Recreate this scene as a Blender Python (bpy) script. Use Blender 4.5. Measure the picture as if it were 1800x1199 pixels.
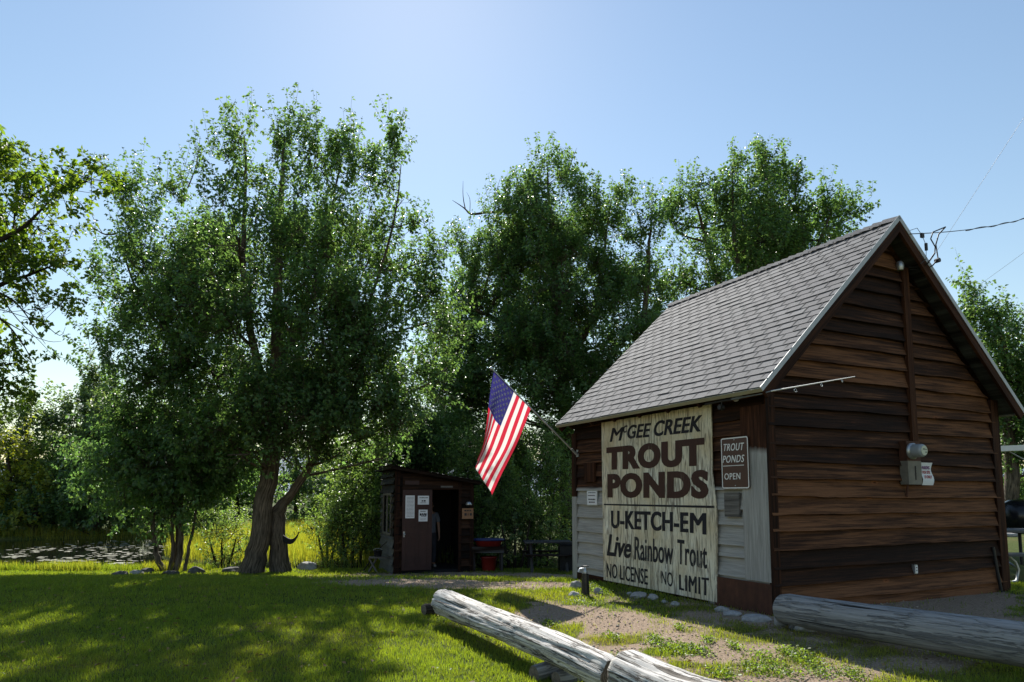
import bpy, math, random
import numpy as np
from mathutils import Vector

SC = bpy.context.scene
for o in list(bpy.data.objects):
    bpy.data.objects.remove(o)
COL = SC.collection
R = math.radians

# ------------------------------------------------------------------ camera, light, exposure
EYE, F, Y0, X0 = 1.35, 1200.0, 750.0, 900.0
TH = math.atan(0.1)
cam_d = bpy.data.cameras.new('camera')
cam = bpy.data.objects.new('camera', cam_d)
COL.objects.link(cam)
cam.location = (0, 0, EYE)
cam.rotation_euler = (math.pi / 2 + TH, 0, 0)
cam_d.sensor_width = 36
cam_d.lens = 24
cam_d.shift_y = 150.5 / 1800
cam_d.clip_start = 0.05
cam_d.clip_end = 3000
SC.camera = cam

SUN_EL, SUN_AZ = 40.5, -9.0          # azimuth measured from +Y, negative = left
world = bpy.data.worlds.new('World')
SC.world = world
world.use_nodes = True
wn, wl = world.node_tree.nodes, world.node_tree.links
sky = wn.new('ShaderNodeTexSky')
sky.sky_type = 'NISHITA'
sky.sun_disc = False
sky.sun_elevation = R(SUN_EL)
sky.sun_rotation = R(SUN_AZ)
sky.altitude = 0
sky.air_density = 1.5
sky.dust_density = 0.12
sky.ozone_density = 1.6
wl.new(sky.outputs[0], wn['Background'].inputs[0])
wn['Background'].inputs[1].default_value = 0.073
sun_d = bpy.data.lights.new('sun', 'SUN')
sun_d.energy = 4.6
sun_d.angle = R(0.5)
sun_d.color = (1.0, 0.955, 0.88)
sun = bpy.data.objects.new('sun', sun_d)
COL.objects.link(sun)
SUNV = Vector((math.sin(R(SUN_AZ)) * math.cos(R(SUN_EL)), math.cos(R(SUN_AZ)) * math.cos(R(SUN_EL)), math.sin(R(SUN_EL))))
sun.rotation_euler = SUNV.to_track_quat('Z', 'Y').to_euler()
SC.view_settings.view_transform = 'Standard'
SC.view_settings.look = 'None'
SC.view_settings.exposure = 0.86
SC.view_settings.gamma = 1.0
SC.cycles.max_bounces = 8
SC.cycles.diffuse_bounces = 5
SC.cycles.glossy_bounces = 3
SC.cycles.transmission_bounces = 5
SC.cycles.caustics_reflective = False
SC.cycles.caustics_refractive = False
SC.cycles.sample_clamp_indirect = 4.0

# ------------------------------------------------------------------ survey helpers (photo survey -> place in the world)
_c, _s = math.cos(TH), math.sin(TH)
CAMP = np.array([0, 0, EYE])


def ray(x, y):
    a, b = (x - X0) / F, (Y0 - y) / F
    return np.array([a, _c - b * _s, _s + b * _c])


def atY(x, y, Y):
    r = ray(x, y)
    return CAMP + r * (Y / r[1])


def gnd(x, y, z=0.0):
    r = ray(x, y)
    return CAMP + r * ((z - EYE) / r[2])


def on_plane(x, y, P, n):
    r = ray(x, y)
    return CAMP + r * (np.dot(P - CAMP, n) / np.dot(r, n))


def project(P):
    P = np.asarray(P, float) - CAMP
    d = P[..., 1] * _c + P[..., 2] * _s
    u = -P[..., 1] * _s + P[..., 2] * _c
    d = np.maximum(d, 0.05)
    return X0 + F * P[..., 0] / d, Y0 - F * u / d


# ------------------------------------------------------------------ noise
def _hash(ix, iy, seed):
    h = (ix * 374761393 + iy * 668265263 + seed * 1442695041) & 0xFFFFFFFF
    h = ((h ^ (h >> 13)) * 1274126177) & 0xFFFFFFFF
    return ((h ^ (h >> 16)) & 0xFFFF) / 65535.0


def vnoise(x, y, seed=0):
    x = np.asarray(x, float); y = np.asarray(y, float)
    ix = np.floor(x).astype(np.int64); iy = np.floor(y).astype(np.int64)
    fx, fy = x - ix, y - iy
    fx = fx * fx * (3 - 2 * fx); fy = fy * fy * (3 - 2 * fy)
    a = _hash(ix, iy, seed); b = _hash(ix + 1, iy, seed)
    c = _hash(ix, iy + 1, seed); d = _hash(ix + 1, iy + 1, seed)
    return (a * (1 - fx) + b * fx) * (1 - fy) + (c * (1 - fx) + d * fx) * fy


def fbm(x, y, seed=0, octv=4):
    t, a, n = 0, 0.5, 0
    for k in range(octv):
        t = t + a * vnoise(np.asarray(x) * 2 ** k, np.asarray(y) * 2 ** k, seed + k * 17); n += a; a *= 0.5
    return t / n


def sstep(t):
    t = np.clip(t, 0, 1)
    return t * t * (3 - 2 * t)


# ------------------------------------------------------------------ terrain
WATER_Z = -0.87


def pond_mask(x, y):
    xb = -9.6 - 0.52 * (y - 20) + 0.8 * np.sin(y * 0.7)
    m = sstep((xb - x) / 1.6 + 0.5) * sstep((y - 18.6 + 0.35 * np.sin(x * 0.8)) / 1.5) * (1 - sstep((y - 33.5 + 0.8 * np.sin(x * 0.4)) / 1.5))
    inlet = sstep((y - 19.2) / 0.8) * (1 - sstep((y - 21.2) / 0.6)) * (1 - sstep((x + 4.7) / 0.8))
    return np.maximum(m, inlet)


def terrain(x, y):
    x = np.asarray(x, float); y = np.asarray(y, float)
    lf = 1 - sstep((x - 2.0) / 4.0)
    h = -0.62 * sstep((y - 10) / 8.0) * lf
    h = h - 0.13 * sstep((y - 18.2) / 1.5) * lf
    h = h - 0.55 * pond_mask(x, y)
    h = h + 0.5 * sstep((y - 36) / 20.0) * lf
    h = h + 0.03 * (fbm(x * 0.45, y * 0.45, 5) - 0.5)
    return h


def at(px, py):
    r = ray(px, py)
    lo, hi = 2.0, 70.0
    ts = np.linspace(lo, hi, 3000)
    P = CAMP + np.outer(ts, r)
    below = P[:, 2] < terrain(P[:, 0], P[:, 1])
    k = int(np.argmax(below)) if below.any() else len(ts) - 1
    return P[k]


# ------------------------------------------------------------------ object helpers
def thing(name, label, cat, loc, group=None, kind=None):
    o = bpy.data.objects.new(name, None)
    COL.objects.link(o)
    o.location = tuple(float(v) for v in loc)
    o.empty_display_size = 0.2
    tag(o, label, cat, group, kind)
    return o


def tag(o, label=None, cat=None, group=None, kind=None):
    if label: o['label'] = label
    if cat: o['category'] = cat
    if group: o['group'] = group
    if kind: o['kind'] = kind
    return o


def root_loc(parent):
    L = np.zeros(3)
    while parent is not None:
        L += np.array(parent.location)
        parent = parent.parent
    return L


def link_mesh(name, me, mat, parent=None, smooth=False):
    o = bpy.data.objects.new(name, me)
    COL.objects.link(o)
    if mat is not None:
        for m in (mat if isinstance(mat, (list, tuple)) else [mat]):
            me.materials.append(m)
    if parent is not None:
        o.parent = parent
    if smooth:
        me.polygons.foreach_set('use_smooth', np.ones(len(me.polygons), bool))
    me.update()
    return o


def np_mesh(name, V, Fc, mat, parent=None, cols=None, smooth=False, uv=None, origin=None):
    """V (n,3) world, Fc (m,k) int array of one polygon size; cols (n,4) per vertex."""
    V = np.asarray(V, float)
    me = bpy.data.meshes.new(name)
    off = root_loc(parent) if parent is not None else (np.asarray(origin, float) if origin is not None else np.zeros(3))
    V = V - off
    n, (m, k) = len(V), Fc.shape
    me.vertices.add(n); me.vertices.foreach_set('co', V.astype(np.float32).ravel())
    me.loops.add(m * k); me.loops.foreach_set('vertex_index', Fc.astype(np.int32).ravel())
    me.polygons.add(m); me.polygons.foreach_set('loop_start', (np.arange(m) * k).astype(np.int32))
    me.update(calc_edges=True)
    if cols is not None:
        ca = me.color_attributes.new('tint', 'FLOAT_COLOR', 'POINT')
        ca.data.foreach_set('color', np.asarray(cols, np.float32).ravel())
    if uv is not None:
        ul = me.uv_layers.new(name='UVMap')
        ul.data.foreach_set('uv', np.asarray(uv, np.float32)[Fc.ravel()].ravel())
    o = link_mesh(name, me, mat, parent, smooth)
    if parent is None and origin is not None:
        o.location = tuple(float(v) for v in origin)
    return o


class MB:
    """collects polygons of several shapes into ONE mesh; keeps uv (per vertex) and tint (per vertex)"""
    def __init__(self):
        self.v, self.f, self.c, self.uv, self.mi, self.sm = [], [], [], [], [], []

    def add(self, verts, faces, col=(0.5, 0.5, 0.5), uvs=None, mi=0, smooth=False):
        b = len(self.v)
        self.v += [tuple(float(q) for q in p) for p in verts]
        self.c += [tuple(col) + (1.0,)] * len(verts) if not isinstance(col, list) else [tuple(q) + (1.0,) for q in col]
        self.uv += list(uvs) if uvs is not None else [(p[0] + p[1], p[2]) for p in verts]
        for f in faces:
            self.f.append(tuple(b + i for i in f)); self.mi.append(mi); self.sm.append(smooth)
        return self

    def box(self, O, ex, ey, ez, a, b, col=(0.5, 0.5, 0.5), mi=0, grain=0):
        """box in frame (O,ex,ey,ez) from local a to local b; uv runs along axis 'grain'"""
        O, ex, ey, ez = (np.asarray(q, float) for q in (O, ex, ey, ez))
        a, b = np.asarray(a, float), np.asarray(b, float)
        L = [(a[0], a[1], a[2]), (b[0], a[1], a[2]), (b[0], b[1], a[2]), (a[0], b[1], a[2]),
             (a[0], a[1], b[2]), (b[0], a[1], b[2]), (b[0], b[1], b[2]), (a[0], b[1], b[2])]
        P = [O + ex * l[0] + ey * l[1] + ez * l[2] for l in L]
        ou = random.random() * 20
        oth = [i for i in range(3) if i != grain]
        for idx in ((0, 3, 2, 1), (4, 5, 6, 7), (0, 1, 5, 4), (1, 2, 6, 5), (2, 3, 7, 6), (3, 0, 4, 7)):
            self.add([P[i] for i in idx], [(0, 1, 2, 3)], col,
                     [(L[i][grain] + ou, L[i][oth[0]] + L[i][oth[1]] + ou * .37) for i in idx], mi)
        return self

    def tube(self, pts, rad, n=10, col=(0.5, 0.5, 0.5), mi=0, caps=True, smooth=True, jitter=0.0):
        pts = [np.asarray(p, float) for p in pts]
        if not hasattr(rad, '__len__'): rad = [rad] * len(pts)
        prev = None; rings = []; vs = []; uvs = []; acc = 0
        for i, p in enumerate(pts):
            d = (pts[min(i + 1, len(pts) - 1)] - pts[max(i - 1, 0)]); d = d / (np.linalg.norm(d) + 1e-9)
            if prev is None:
                u = np.cross(d, [0, 0, 1.0] if abs(d[2]) < 0.9 else [1.0, 0, 0])
            else:
                u = prev - d * np.dot(prev, d)
            u /= np.linalg.norm(u) + 1e-9
            w = np.cross(d, u); prev = u
            if i: acc += np.linalg.norm(pts[i] - pts[i - 1])
            for k in range(n):
                a = 2 * math.pi * k / n
                rr = rad[i] * (1 + (random.random() - .5) * jitter)
                vs.append(p + (u * math.cos(a) + w * math.sin(a)) * rr)
                uvs.append((acc, k / n * 6.28 * rad[0]))
        fs = [(i * n + k, i * n + (k + 1) % n, (i + 1) * n + (k + 1) % n, (i + 1) * n + k) for i in range(len(pts) - 1) for k in range(n)]
        self.add(vs, fs, col, uvs, mi, smooth)
        if caps:
            self.add([vs[k] for k in range(n)][::-1], [tuple(range(n))], col, None, mi)
            self.add([vs[-n + k] for k in range(n)], [tuple(range(n))], col, None, mi)
        return self

    def lathe(self, O, ax, prof, n=20, col=(0.5, 0.5, 0.5), mi=0, caps=True, smooth=True):
        """prof: list of (distance along axis, radius)"""
        ax = np.asarray(ax, float); ax = ax / np.linalg.norm(ax)
        u = np.cross(ax, [0, 0, 1.0] if abs(ax[2]) < 0.9 else [1.0, 0, 0]); u /= np.linalg.norm(u); w = np.cross(ax, u)
        O = np.asarray(O, float)
        vs = [O + ax * h + (u * math.cos(2 * math.pi * k / n) + w * math.sin(2 * math.pi * k / n)) * r for h, r in prof for k in range(n)]
        fs = [(i * n + k, i * n + (k + 1) % n, (i + 1) * n + (k + 1) % n, (i + 1) * n + k) for i in range(len(prof) - 1) for k in range(n)]
        self.add(vs, fs, col, None, mi, smooth)
        if caps:
            self.add(vs[:n][::-1], [tuple(range(n))], col, None, mi)
            self.add(vs[-n:], [tuple(range(n))], col, None, mi)
        return self

    def build(self, name, mat, parent=None, bevel=0.0, origin=None):
        me = bpy.data.meshes.new(name)
        off = root_loc(parent) if parent is not None else (np.asarray(origin, float) if origin is not None else np.zeros(3))
        me.from_pydata([tuple(np.asarray(p) - off) for p in self.v], [], self.f)
        ca = me.color_attributes.new('tint', 'FLOAT_COLOR', 'POINT')
        ca.data.foreach_set('color', np.asarray(self.c, np.float32).ravel())
        ul = me.uv_layers.new(name='UVMap')
        li = np.empty(len(me.loops), np.int32); me.loops.foreach_get('vertex_index', li)
        ul.data.foreach_set('uv', np.asarray(self.uv, np.float32)[li].ravel())
        me.polygons.foreach_set('material_index', np.asarray(self.mi, np.int32))
        me.polygons.foreach_set('use_smooth', np.asarray(self.sm, bool))
        o = link_mesh(name, me, mat, parent)
        if parent is None and origin is not None:
            o.location = tuple(float(v) for v in origin)
        return o


# ------------------------------------------------------------------ materials
class NT:
    def __init__(self, name):
        self.m = bpy.data.materials.new(name); self.m.use_nodes = True
        self.n, self.l = self.m.node_tree.nodes, self.m.node_tree.links
        self.p = self.n['Principled BSDF']; self.out = self.n['Material Output']

    def node(self, t, **kw):
        q = self.n.new(t)
        for k, v in kw.items():
            if k in q.inputs: q.inputs[k].default_value = v
            else: setattr(q, k, v)
        return q

    def mapping(self, coord='Object', scale=(1, 1, 1)):
        tc = self.n.new('ShaderNodeTexCoord'); mp = self.n.new('ShaderNodeMapping')
        mp.inputs['Scale'].default_value = scale
        self.l.new(tc.outputs[coord], mp.inputs['Vector'])
        return mp.outputs[0]

    def noise(self, vec, scale, detail=5, rough=0.6, dist=0.0):
        q = self.n.new('ShaderNodeTexNoise')
        q.inputs['Scale'].default_value = scale; q.inputs['Detail'].default_value = detail
        q.inputs['Roughness'].default_value = rough; q.inputs['Distortion'].default_value = dist
        self.l.new(vec, q.inputs['Vector'])
        return q.outputs['Fac']

    def ramp(self, fac, stops):
        q = self.n.new('ShaderNodeValToRGB')
        e = q.color_ramp.elements
        while len(e) < len(stops): e.new(0.5)
        for k, (p, c) in enumerate(stops):
            e[k].position = p
            e[k].color = (c if len(c) == 4 else tuple(c) + (1,)) if hasattr(c, '__len__') else (c, c, c, 1)
        self.l.new(fac, q.inputs[0])
        return q.outputs[0]

    def mix(self, a, b, fac, mode='MIX'):
        q = self.n.new('ShaderNodeMix'); q.data_type = 'RGBA'; q.blend_type = mode
        for sock, val in ((q.inputs[0], fac), (q.inputs[6], a), (q.inputs[7], b)):
            if isinstance(val, (int, float)): sock.default_value = val
            elif isinstance(val, (tuple, list)): sock.default_value = tuple(val) if len(val) == 4 else tuple(val) + (1,)
            else: self.l.new(val, sock)
        return q.outputs[2]

    def math(self, op, a, b=0.0):
        q = self.n.new('ShaderNodeMath'); q.operation = op
        for sock, val in ((q.inputs[0], a), (q.inputs[1], b)):
            if isinstance(val, (int, float)): sock.default_value = val
            else: self.l.new(val, sock)
        return q.outputs[0]

    def tint(self):
        q = self.n.new('ShaderNodeVertexColor'); q.layer_name = 'tint'
        s = self.n.new('ShaderNodeSeparateColor'); self.l.new(q.outputs[0], s.inputs[0])
        return s.outputs

    def bump(self, h, strength=0.4, dist=0.01):
        q = self.n.new('ShaderNodeBump'); q.inputs['Strength'].default_value = strength; q.inputs['Distance'].default_value = dist
        self.l.new(h, q.inputs['Height']); self.l.new(q.outputs[0], self.p.inputs['Normal'])

    def base(self, c, rough=0.7, spec=0.4, metal=0.0):
        if isinstance(c, (tuple, list)): self.p.inputs['Base Color'].default_value = tuple(c) + (1,)
        else: self.l.new(c, self.p.inputs['Base Color'])
        self.p.inputs['Roughness'].default_value = rough
        self.p.inputs['Specular IOR Level'].default_value = spec
        self.p.inputs['Metallic'].default_value = metal
        return self.m


def simple(name, col, rough=0.6, var=0.25, scale=9, spec=0.4, metal=0.0, bump=0.15):
    t = NT(name); v = t.mapping('Object')
    n = t.noise(v, scale, 6)
    c = t.ramp(n, [(0.25, tuple(q * (1 - var) for q in col)), (0.75, tuple(min(1, q * (1 + var)) for q in col))])
    if bump: t.bump(t.noise(v, scale * 6, 4), bump, 0.004)
    return t.base(c, rough, spec, metal)


def wood(name, dark, mid, light, streak=26, knots=True, rough=0.75, grey=None):
    """grain along uv.x; tint.r = tone of the board, tint.g = weathering to grey"""
    t = NT(name)
    v = t.mapping('UV', (0.9, streak, 1)); v2 = t.mapping('UV', (0.55, 7.5, 1)); v3 = t.mapping('UV', (1.8, 70, 1))
    g1 = t.noise(v, 1.3, 7, 0.65, 0.35); g2 = t.noise(v2, 1.2, 4, 0.55, 0.5); g3 = t.noise(v3, 1.5, 4, 0.7)
    r, g, b = t.tint()[:3]
    f = t.math('ADD', t.math('MULTIPLY', g1, 0.5), t.math('MULTIPLY', g2, 0.34))
    f = t.math('ADD', t.math('ADD', f, 0.13), t.math('MULTIPLY', t.math('SUBTRACT', r, 0.5), 0.22))
    c = t.ramp(f, [(0.45, dark), (0.56, mid), (0.70, light)])
    c = t.mix(c, t.ramp(g3, [(0.33, (0.25, 0.25, 0.25)), (0.55, (1, 1, 1))]), 0.55, 'MULTIPLY')
    if knots:
        vo = t.n.new('ShaderNodeTexVoronoi'); vo.inputs['Scale'].default_value = 1.0
        t.l.new(t.mapping('UV', (1.1, 3.2, 1)), vo.inputs['Vector'])
        k = t.ramp(vo.outputs['Distance'], [(0.02, (0.22, 0.14, 0.1)), (0.05, (1.9, 1.6, 1.4)), (0.09, (1, 1, 1))])
        c = t.mix(c, k, 0.8, 'MULTIPLY')
    if grey is not None:
        gc = t.ramp(g1, [(0.25, tuple(q * 0.55 for q in grey)), (0.7, grey)])
        gc = t.mix(gc, t.ramp(g3, [(0.3, (0.4, 0.4, 0.4)), (0.55, (1, 1, 1))]), 0.5, 'MULTIPLY')
        wf = t.math('ADD', g, t.math('MULTIPLY', t.math('SUBTRACT', g2, 0.5), 0.7))
        wf = t.ramp(wf, [(0.4, 0.0), (0.6, 1.0)])
        c = t.mix(c, gc, wf)
    t.bump(t.math('ADD', g1, t.math('MULTIPLY', g3, 0.6)), 0.6, 0.008)
    return t.base(c, rough, 0.12)


def leafmat(name, dark, light, trans, tfac=0.38, rough=0.36, spec=0.5):
    t = NT(name)
    r, g, b = t.tint()[:3]
    c = t.mix(dark, light, g)
    br = t.math('ADD', t.math('MULTIPLY', r, 0.9), 0.55)
    cb = t.n.new('ShaderNodeCombineColor')
    for k in range(3): t.l.new(br, cb.inputs[k])
    c = t.mix(c, cb.outputs[0], 1.0, 'MULTIPLY')
    t.base(c, rough, spec)
    tr = t.n.new('ShaderNodeBsdfTranslucent')
    ct = t.mix(trans, tuple(q * w for q, w in zip(trans, (1.5, 1.12, 0.8))), g)
    ct = t.mix(ct, cb.outputs[0], 1.0, 'MULTIPLY')
    t.l.new(ct, tr.inputs['Color'])
    mx = t.n.new('ShaderNodeMixShader'); mx.inputs[0].default_value = tfac
    t.l.new(t.p.outputs[0], mx.inputs[1]); t.l.new(tr.outputs[0], mx.inputs[2])
    t.l.new(mx.outputs[0], t.out.inputs['Surface'])
    return t.m


def barkmat(name, c0, c1, vs=1.0):
    t = NT(name); v = t.mapping('UV', (1.6 * vs, 14 * vs, 1))
    n = t.noise(v, 1.6, 7, 0.65, 0.6)
    n2 = t.noise(t.mapping('Object'), 3.0, 4)
    c = t.mix(t.ramp(n, [(0.36, c0), (0.62, c1)]), t.ramp(n2, [(0.3, (0.65, 0.65, 0.65)), (0.7, (1.15, 1.1, 1.05))]), 1.0, 'MULTIPLY')
    t.bump(n, 1.0, 0.03)
    return t.base(c, 0.9, 0.2)


M = {}
M['siding'] = wood('shed_siding', (0.019, 0.0100, 0.0075), (0.050, 0.0225, 0.0132), (0.20, 0.090, 0.044), grey=(0.44, 0.43, 0.405))
M['trim_brown'] = wood('brown_trim', (0.014, 0.006, 0.004), (0.046, 0.018, 0.010), (0.11, 0.045, 0.022), knots=False, grey=(0.42, 0.415, 0.395))
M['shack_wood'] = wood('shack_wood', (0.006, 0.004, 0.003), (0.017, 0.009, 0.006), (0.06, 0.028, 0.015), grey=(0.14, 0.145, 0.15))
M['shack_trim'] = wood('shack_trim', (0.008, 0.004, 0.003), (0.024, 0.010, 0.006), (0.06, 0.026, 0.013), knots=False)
M['grey_wood'] = wood('grey_weathered_wood', (0.07, 0.065, 0.06), (0.16, 0.15, 0.14), (0.26, 0.25, 0.23), knots=False)
M['dark'] = simple('dark_interior', (0.010, 0.010, 0.011), 0.9)
M['black_metal'] = simple('black_metal', (0.018, 0.018, 0.02), 0.5, metal=0.0)
M['black_paint'] = simple('black_gloss_paint', (0.012, 0.013, 0.017), 0.25, bump=0.05)
M['galv'] = simple('galvanised_metal', (0.42, 0.44, 0.46), 0.42, metal=0.75)
M['drip'] = simple('painted_drip_edge', (0.42, 0.44, 0.48), 0.45, var=0.12, bump=0.05)
M['drip_tan'] = simple('tan_drip_edge', (0.33, 0.31, 0.22), 0.5, var=0.12, bump=0.05)
M['white'] = simple('white_paint', (0.74, 0.74, 0.73), 0.5, var=0.06)
M['paper'] = simple('white_paper', (0.72, 0.73, 0.76), 0.8, var=0.05, bump=0.05)
M['ink'] = simple('dark_ink', (0.03, 0.03, 0.035), 0.8, var=0.3)
M['blue_ink'] = simple('violet_ink', (0.16, 0.04, 0.17), 0.8, var=0.2)
M['red_ink'] = simple('red_ink', (0.40, 0.03, 0.03), 0.8, var=0.2)
M['glass'] = simple('window_glass', (0.02, 0.025, 0.03), 0.06, spec=0.6, bump=0.02)
M['red_plastic'] = simple('red_plastic', (0.20, 0.018, 0.014), 0.4, var=0.15)
M['blue_plastic'] = simple('blue_plastic', (0.014, 0.024, 0.11), 0.35, var=0.15)
M['sign_brown'] = simple('brown_sign_face', (0.058, 0.020, 0.016), 0.4, var=0.15, scale=4, bump=0.03)
M['door'] = simple('maroon_door_paint', (0.040, 0.016, 0.014), 0.55, var=0.3, scale=5)
M['cardboard'] = simple('tan_board', (0.30, 0.16, 0.085), 0.8, var=0.2)
M['rubber'] = simple('cable_rubber', (0.012, 0.012, 0.014), 0.6)
M['wire'] = simple('thin_grey_wire', (0.2, 0.2, 0.22), 0.5)
M['skin'] = simple('skin', (0.35, 0.2, 0.14), 0.5, var=0.1)
M['shirt'] = simple('grey_shirt', (0.16, 0.18, 0.22), 0.9, var=0.12)
M['trousers'] = simple('dark_trousers', (0.04, 0.045, 0.06), 0.9)
M['hair'] = simple('dark_hair', (0.02, 0.015, 0.012), 0.6)
M['shoe'] = simple('pale_shoe', (0.35, 0.34, 0.33), 0.7)
M['pole_metal'] = simple('flagpole_metal', (0.55, 0.56, 0.58), 0.3, metal=0.8, bump=0.0)


def m_rust():
    t = NT('rusted_sheet'); v = t.mapping('Object')
    n = t.noise(v, 5, 8, 0.7); n2 = t.noise(t.mapping('Object', (14, 14, 1.5)), 1.2, 4)
    c = t.ramp(n, [(0.3, (0.045, 0.018, 0.012)), (0.6, (0.09, 0.034, 0.02)), (0.8, (0.15, 0.06, 0.03))])
    c = t.mix(c, t.ramp(n2, [(0.35, (0.6, 0.6, 0.6)), (0.6, (1, 1, 1))]), 0.6, 'MULTIPLY')
    return t.base(c, 0.7, 0.3)
M['rust'] = m_rust()


def m_shingle():
    t = NT('asphalt_shingles'); v = t.mapping('Object')
    r, g, b = t.tint()[:3]
    gr = t.noise(v, 260, 2, 0.8); bl = t.noise(v, 1.3, 5)
    c = t.ramp(gr, [(0.32, (0.044, 0.046, 0.053)), (0.52, (0.106, 0.112, 0.126)), (0.7, (0.205, 0.214, 0.24))])
    tone = t.ramp(r, [(0.0, (0.68, 0.68, 0.70)), (1.0, (1.16, 1.14, 1.12))])
    c = t.mix(c, tone, 1.0, 'MULTIPLY')
    c = t.mix(c, t.ramp(bl, [(0.3, (0.78, 0.78, 0.8)), (0.7, (1.08, 1.07, 1.05))]), 0.8, 'MULTIPLY')
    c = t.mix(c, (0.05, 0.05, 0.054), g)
    t.bump(gr, 0.5, 0.004)
    return t.base(c, 0.85, 0.3)
M['shingle'] = m_shingle()


def m_ply():
    t = NT('painted_plywood')
    v = t.mapping('UV', (26, 2.6, 1)); v2 = t.mapping('UV', (60, 5, 1))
    n = t.noise(v, 1.0, 5, 0.6, 1.2); n2 = t.noise(v2, 1.0, 4, 0.7, 0.6); big = t.noise(t.mapping('UV', (1.5, 1.2, 1)), 1.4, 4)
    paint = t.ramp(big, [(0.35, (0.60, 0.51, 0.34)), (0.55, (0.76, 0.71, 0.56)), (0.72, (0.78, 0.77, 0.69))])
    bare = t.ramp(n2, [(0.3, (0.10, 0.085, 0.065)), (0.7, (0.27, 0.22, 0.16))])
    w = t.math('ADD', t.math('MULTIPLY', n, 0.75), t.math('MULTIPLY', big, 0.3))
    c = t.mix(paint, bare, t.ramp(w, [(0.51, 0.0), (0.60, 0.8)]))
    c = t.mix(c, t.ramp(n2, [(0.34, (0.5, 0.48, 0.44)), (0.5, (1, 1, 1))]), 0.5, 'MULTIPLY')
    t.bump(t.math('ADD', n, n2), 0.5, 0.006)
    return t.base(c, 0.8, 0.2)
M['ply'] = m_ply()


def m_letter(name, col, wear=0.2):
    """old brushed paint with the vertical wear of the plywood showing through"""
    t = NT(name); v = t.mapping('UV', (26, 2.6, 1)); v2 = t.mapping('UV', (60, 5, 1))
    n = t.noise(v, 1.0, 5, 0.6, 1.2); n2 = t.noise(v2, 1.0, 4, 0.7, 0.6)
    blot = t.noise(t.mapping('UV', (2.2, 2.2, 1)), 1.5, 4)
    f = t.math('ADD', t.math('MULTIPLY', n, 0.7), t.math('MULTIPLY', blot, 0.45))
    c0 = t.ramp(n2, [(0.3, tuple(q * 0.75 for q in col)), (0.7, tuple(q * 1.2 for q in col))])
    c = t.mix(c0, (0.38, 0.35, 0.27), t.ramp(f, [(0.78 - wear, 0.0), (0.90 - wear, 0.9)]))
    return t.base(c, 0.7, 0.25)
M['let_black'] = m_letter('black_sign_paint', (0.018, 0.018, 0.024), 0.10)
M['let_brown'] = m_letter('brown_sign_paint', (0.058, 0.027, 0.020), 0.07)
M['let_worn'] = m_letter('worn_black_sign_paint', (0.022, 0.022, 0.028), 0.14)


def m_log(name, lo, mid, hi, crack=0.5):
    t = NT(name)
    v = t.mapping('UV', (0.55, 9, 1)); v2 = t.mapping('UV', (1.2, 40, 1))
    n = t.noise(v, 2.0, 7, 0.62, 0.9); n2 = t.noise(v2, 1.2, 5, 0.7, 0.3)
    c = t.ramp(n2, [(0.25, lo), (0.5, mid), (0.72, hi)])
    ck = t.ramp(n, [(0.40, 0.0), (0.435, 1.0)])
    ck2 = t.ramp(t.noise(t.mapping('UV', (0.35, 15, 1)), 2.0, 4, 0.5, 0.4), [(0.34, 0.0), (0.365, 1.0)])
    c = t.mix(c, t.mix((0.18, 0.15, 0.12), (1, 1, 1), ck), crack, 'MULTIPLY')
    c = t.mix(c, t.mix((0.06, 0.05, 0.04), (1, 1, 1), ck2), 1.0, 'MULTIPLY')
    # knots: pale rings with a dark heart
    vo = t.n.new('ShaderNodeTexVoronoi'); vo.inputs['Scale'].default_value = 1.0
    t.l.new(t.mapping('UV', (2.6, 4.4, 1)), vo.inputs['Vector'])
    kn = t.ramp(vo.outputs['Distance'], [(0.04, (0.35, 0.3, 0.26)), (0.10, (0.75, 0.72, 0.7)), (0.125, (1.35, 1.35, 1.35)), (0.16, (1, 1, 1))])
    c = t.mix(c, kn, 0.7, 'MULTIPLY')
    ab = lambda q_, m_: t.ramp(t.math('ABSOLUTE', t.math('SUBTRACT', q_, m_)), [(0.004, 0.0), (0.016, 1.0)])
    ck3 = ab(t.noise(t.mapping('UV', (0.5, 7, 1)), 2.4, 5, 0.6, 0.5), 0.5); ck4 = ab(t.noise(t.mapping('UV', (0.9, 16, 1)), 2.0, 4, 0.6, 0.7), 0.46)
    c = t.mix(c, t.mix((0.07, 0.06, 0.05), (1, 1, 1), ck3), crack, 'MULTIPLY'); c = t.mix(c, t.mix((0.15, 0.13, 0.11), (1, 1, 1), ck4), crack * .8, 'MULTIPLY')
    ck2 = t.math('MULTIPLY', ck2, ck3)
    h = t.math('ADD', t.math('MULTIPLY', n2, 0.4), t.math('ADD', t.math('MULTIPLY', ck, 0.5), ck2))
    t.bump(h, 0.9, 0.015)
    return t.base(c, 0.8, 0.25)
M['log_silver'] = m_log('silver_weathered_log', (0.30, 0.28, 0.25), (0.58, 0.55, 0.51), (0.76, 0.74, 0.70), 0.85)
M['log_grey'] = m_log('smooth_grey_log', (0.16, 0.16, 0.16), (0.27, 0.265, 0.26), (0.40, 0.395, 0.39), 0.14)


def m_rock(name, a, b):
    t = NT(name); v = t.mapping('Object')
    n = t.noise(v, 9, 8, 0.7); n2 = t.noise(v, 60, 3)
    c = t.mix(t.ramp(n, [(0.3, a), (0.7, b)]), t.ramp(n2, [(0.3, (0.75, 0.75, 0.75)), (0.7, (1.1, 1.1, 1.1))]), 0.8, 'MULTIPLY')
    t.bump(n, 0.5, 0.02)
    return t.base(c, 0.85, 0.25)
M['rock'] = m_rock('pale_granite', (0.24, 0.235, 0.23), (0.46, 0.45, 0.44))
M['rock_dark'] = m_rock('dark_bank_stone', (0.05, 0.048, 0.045), (0.15, 0.145, 0.135))


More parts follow.
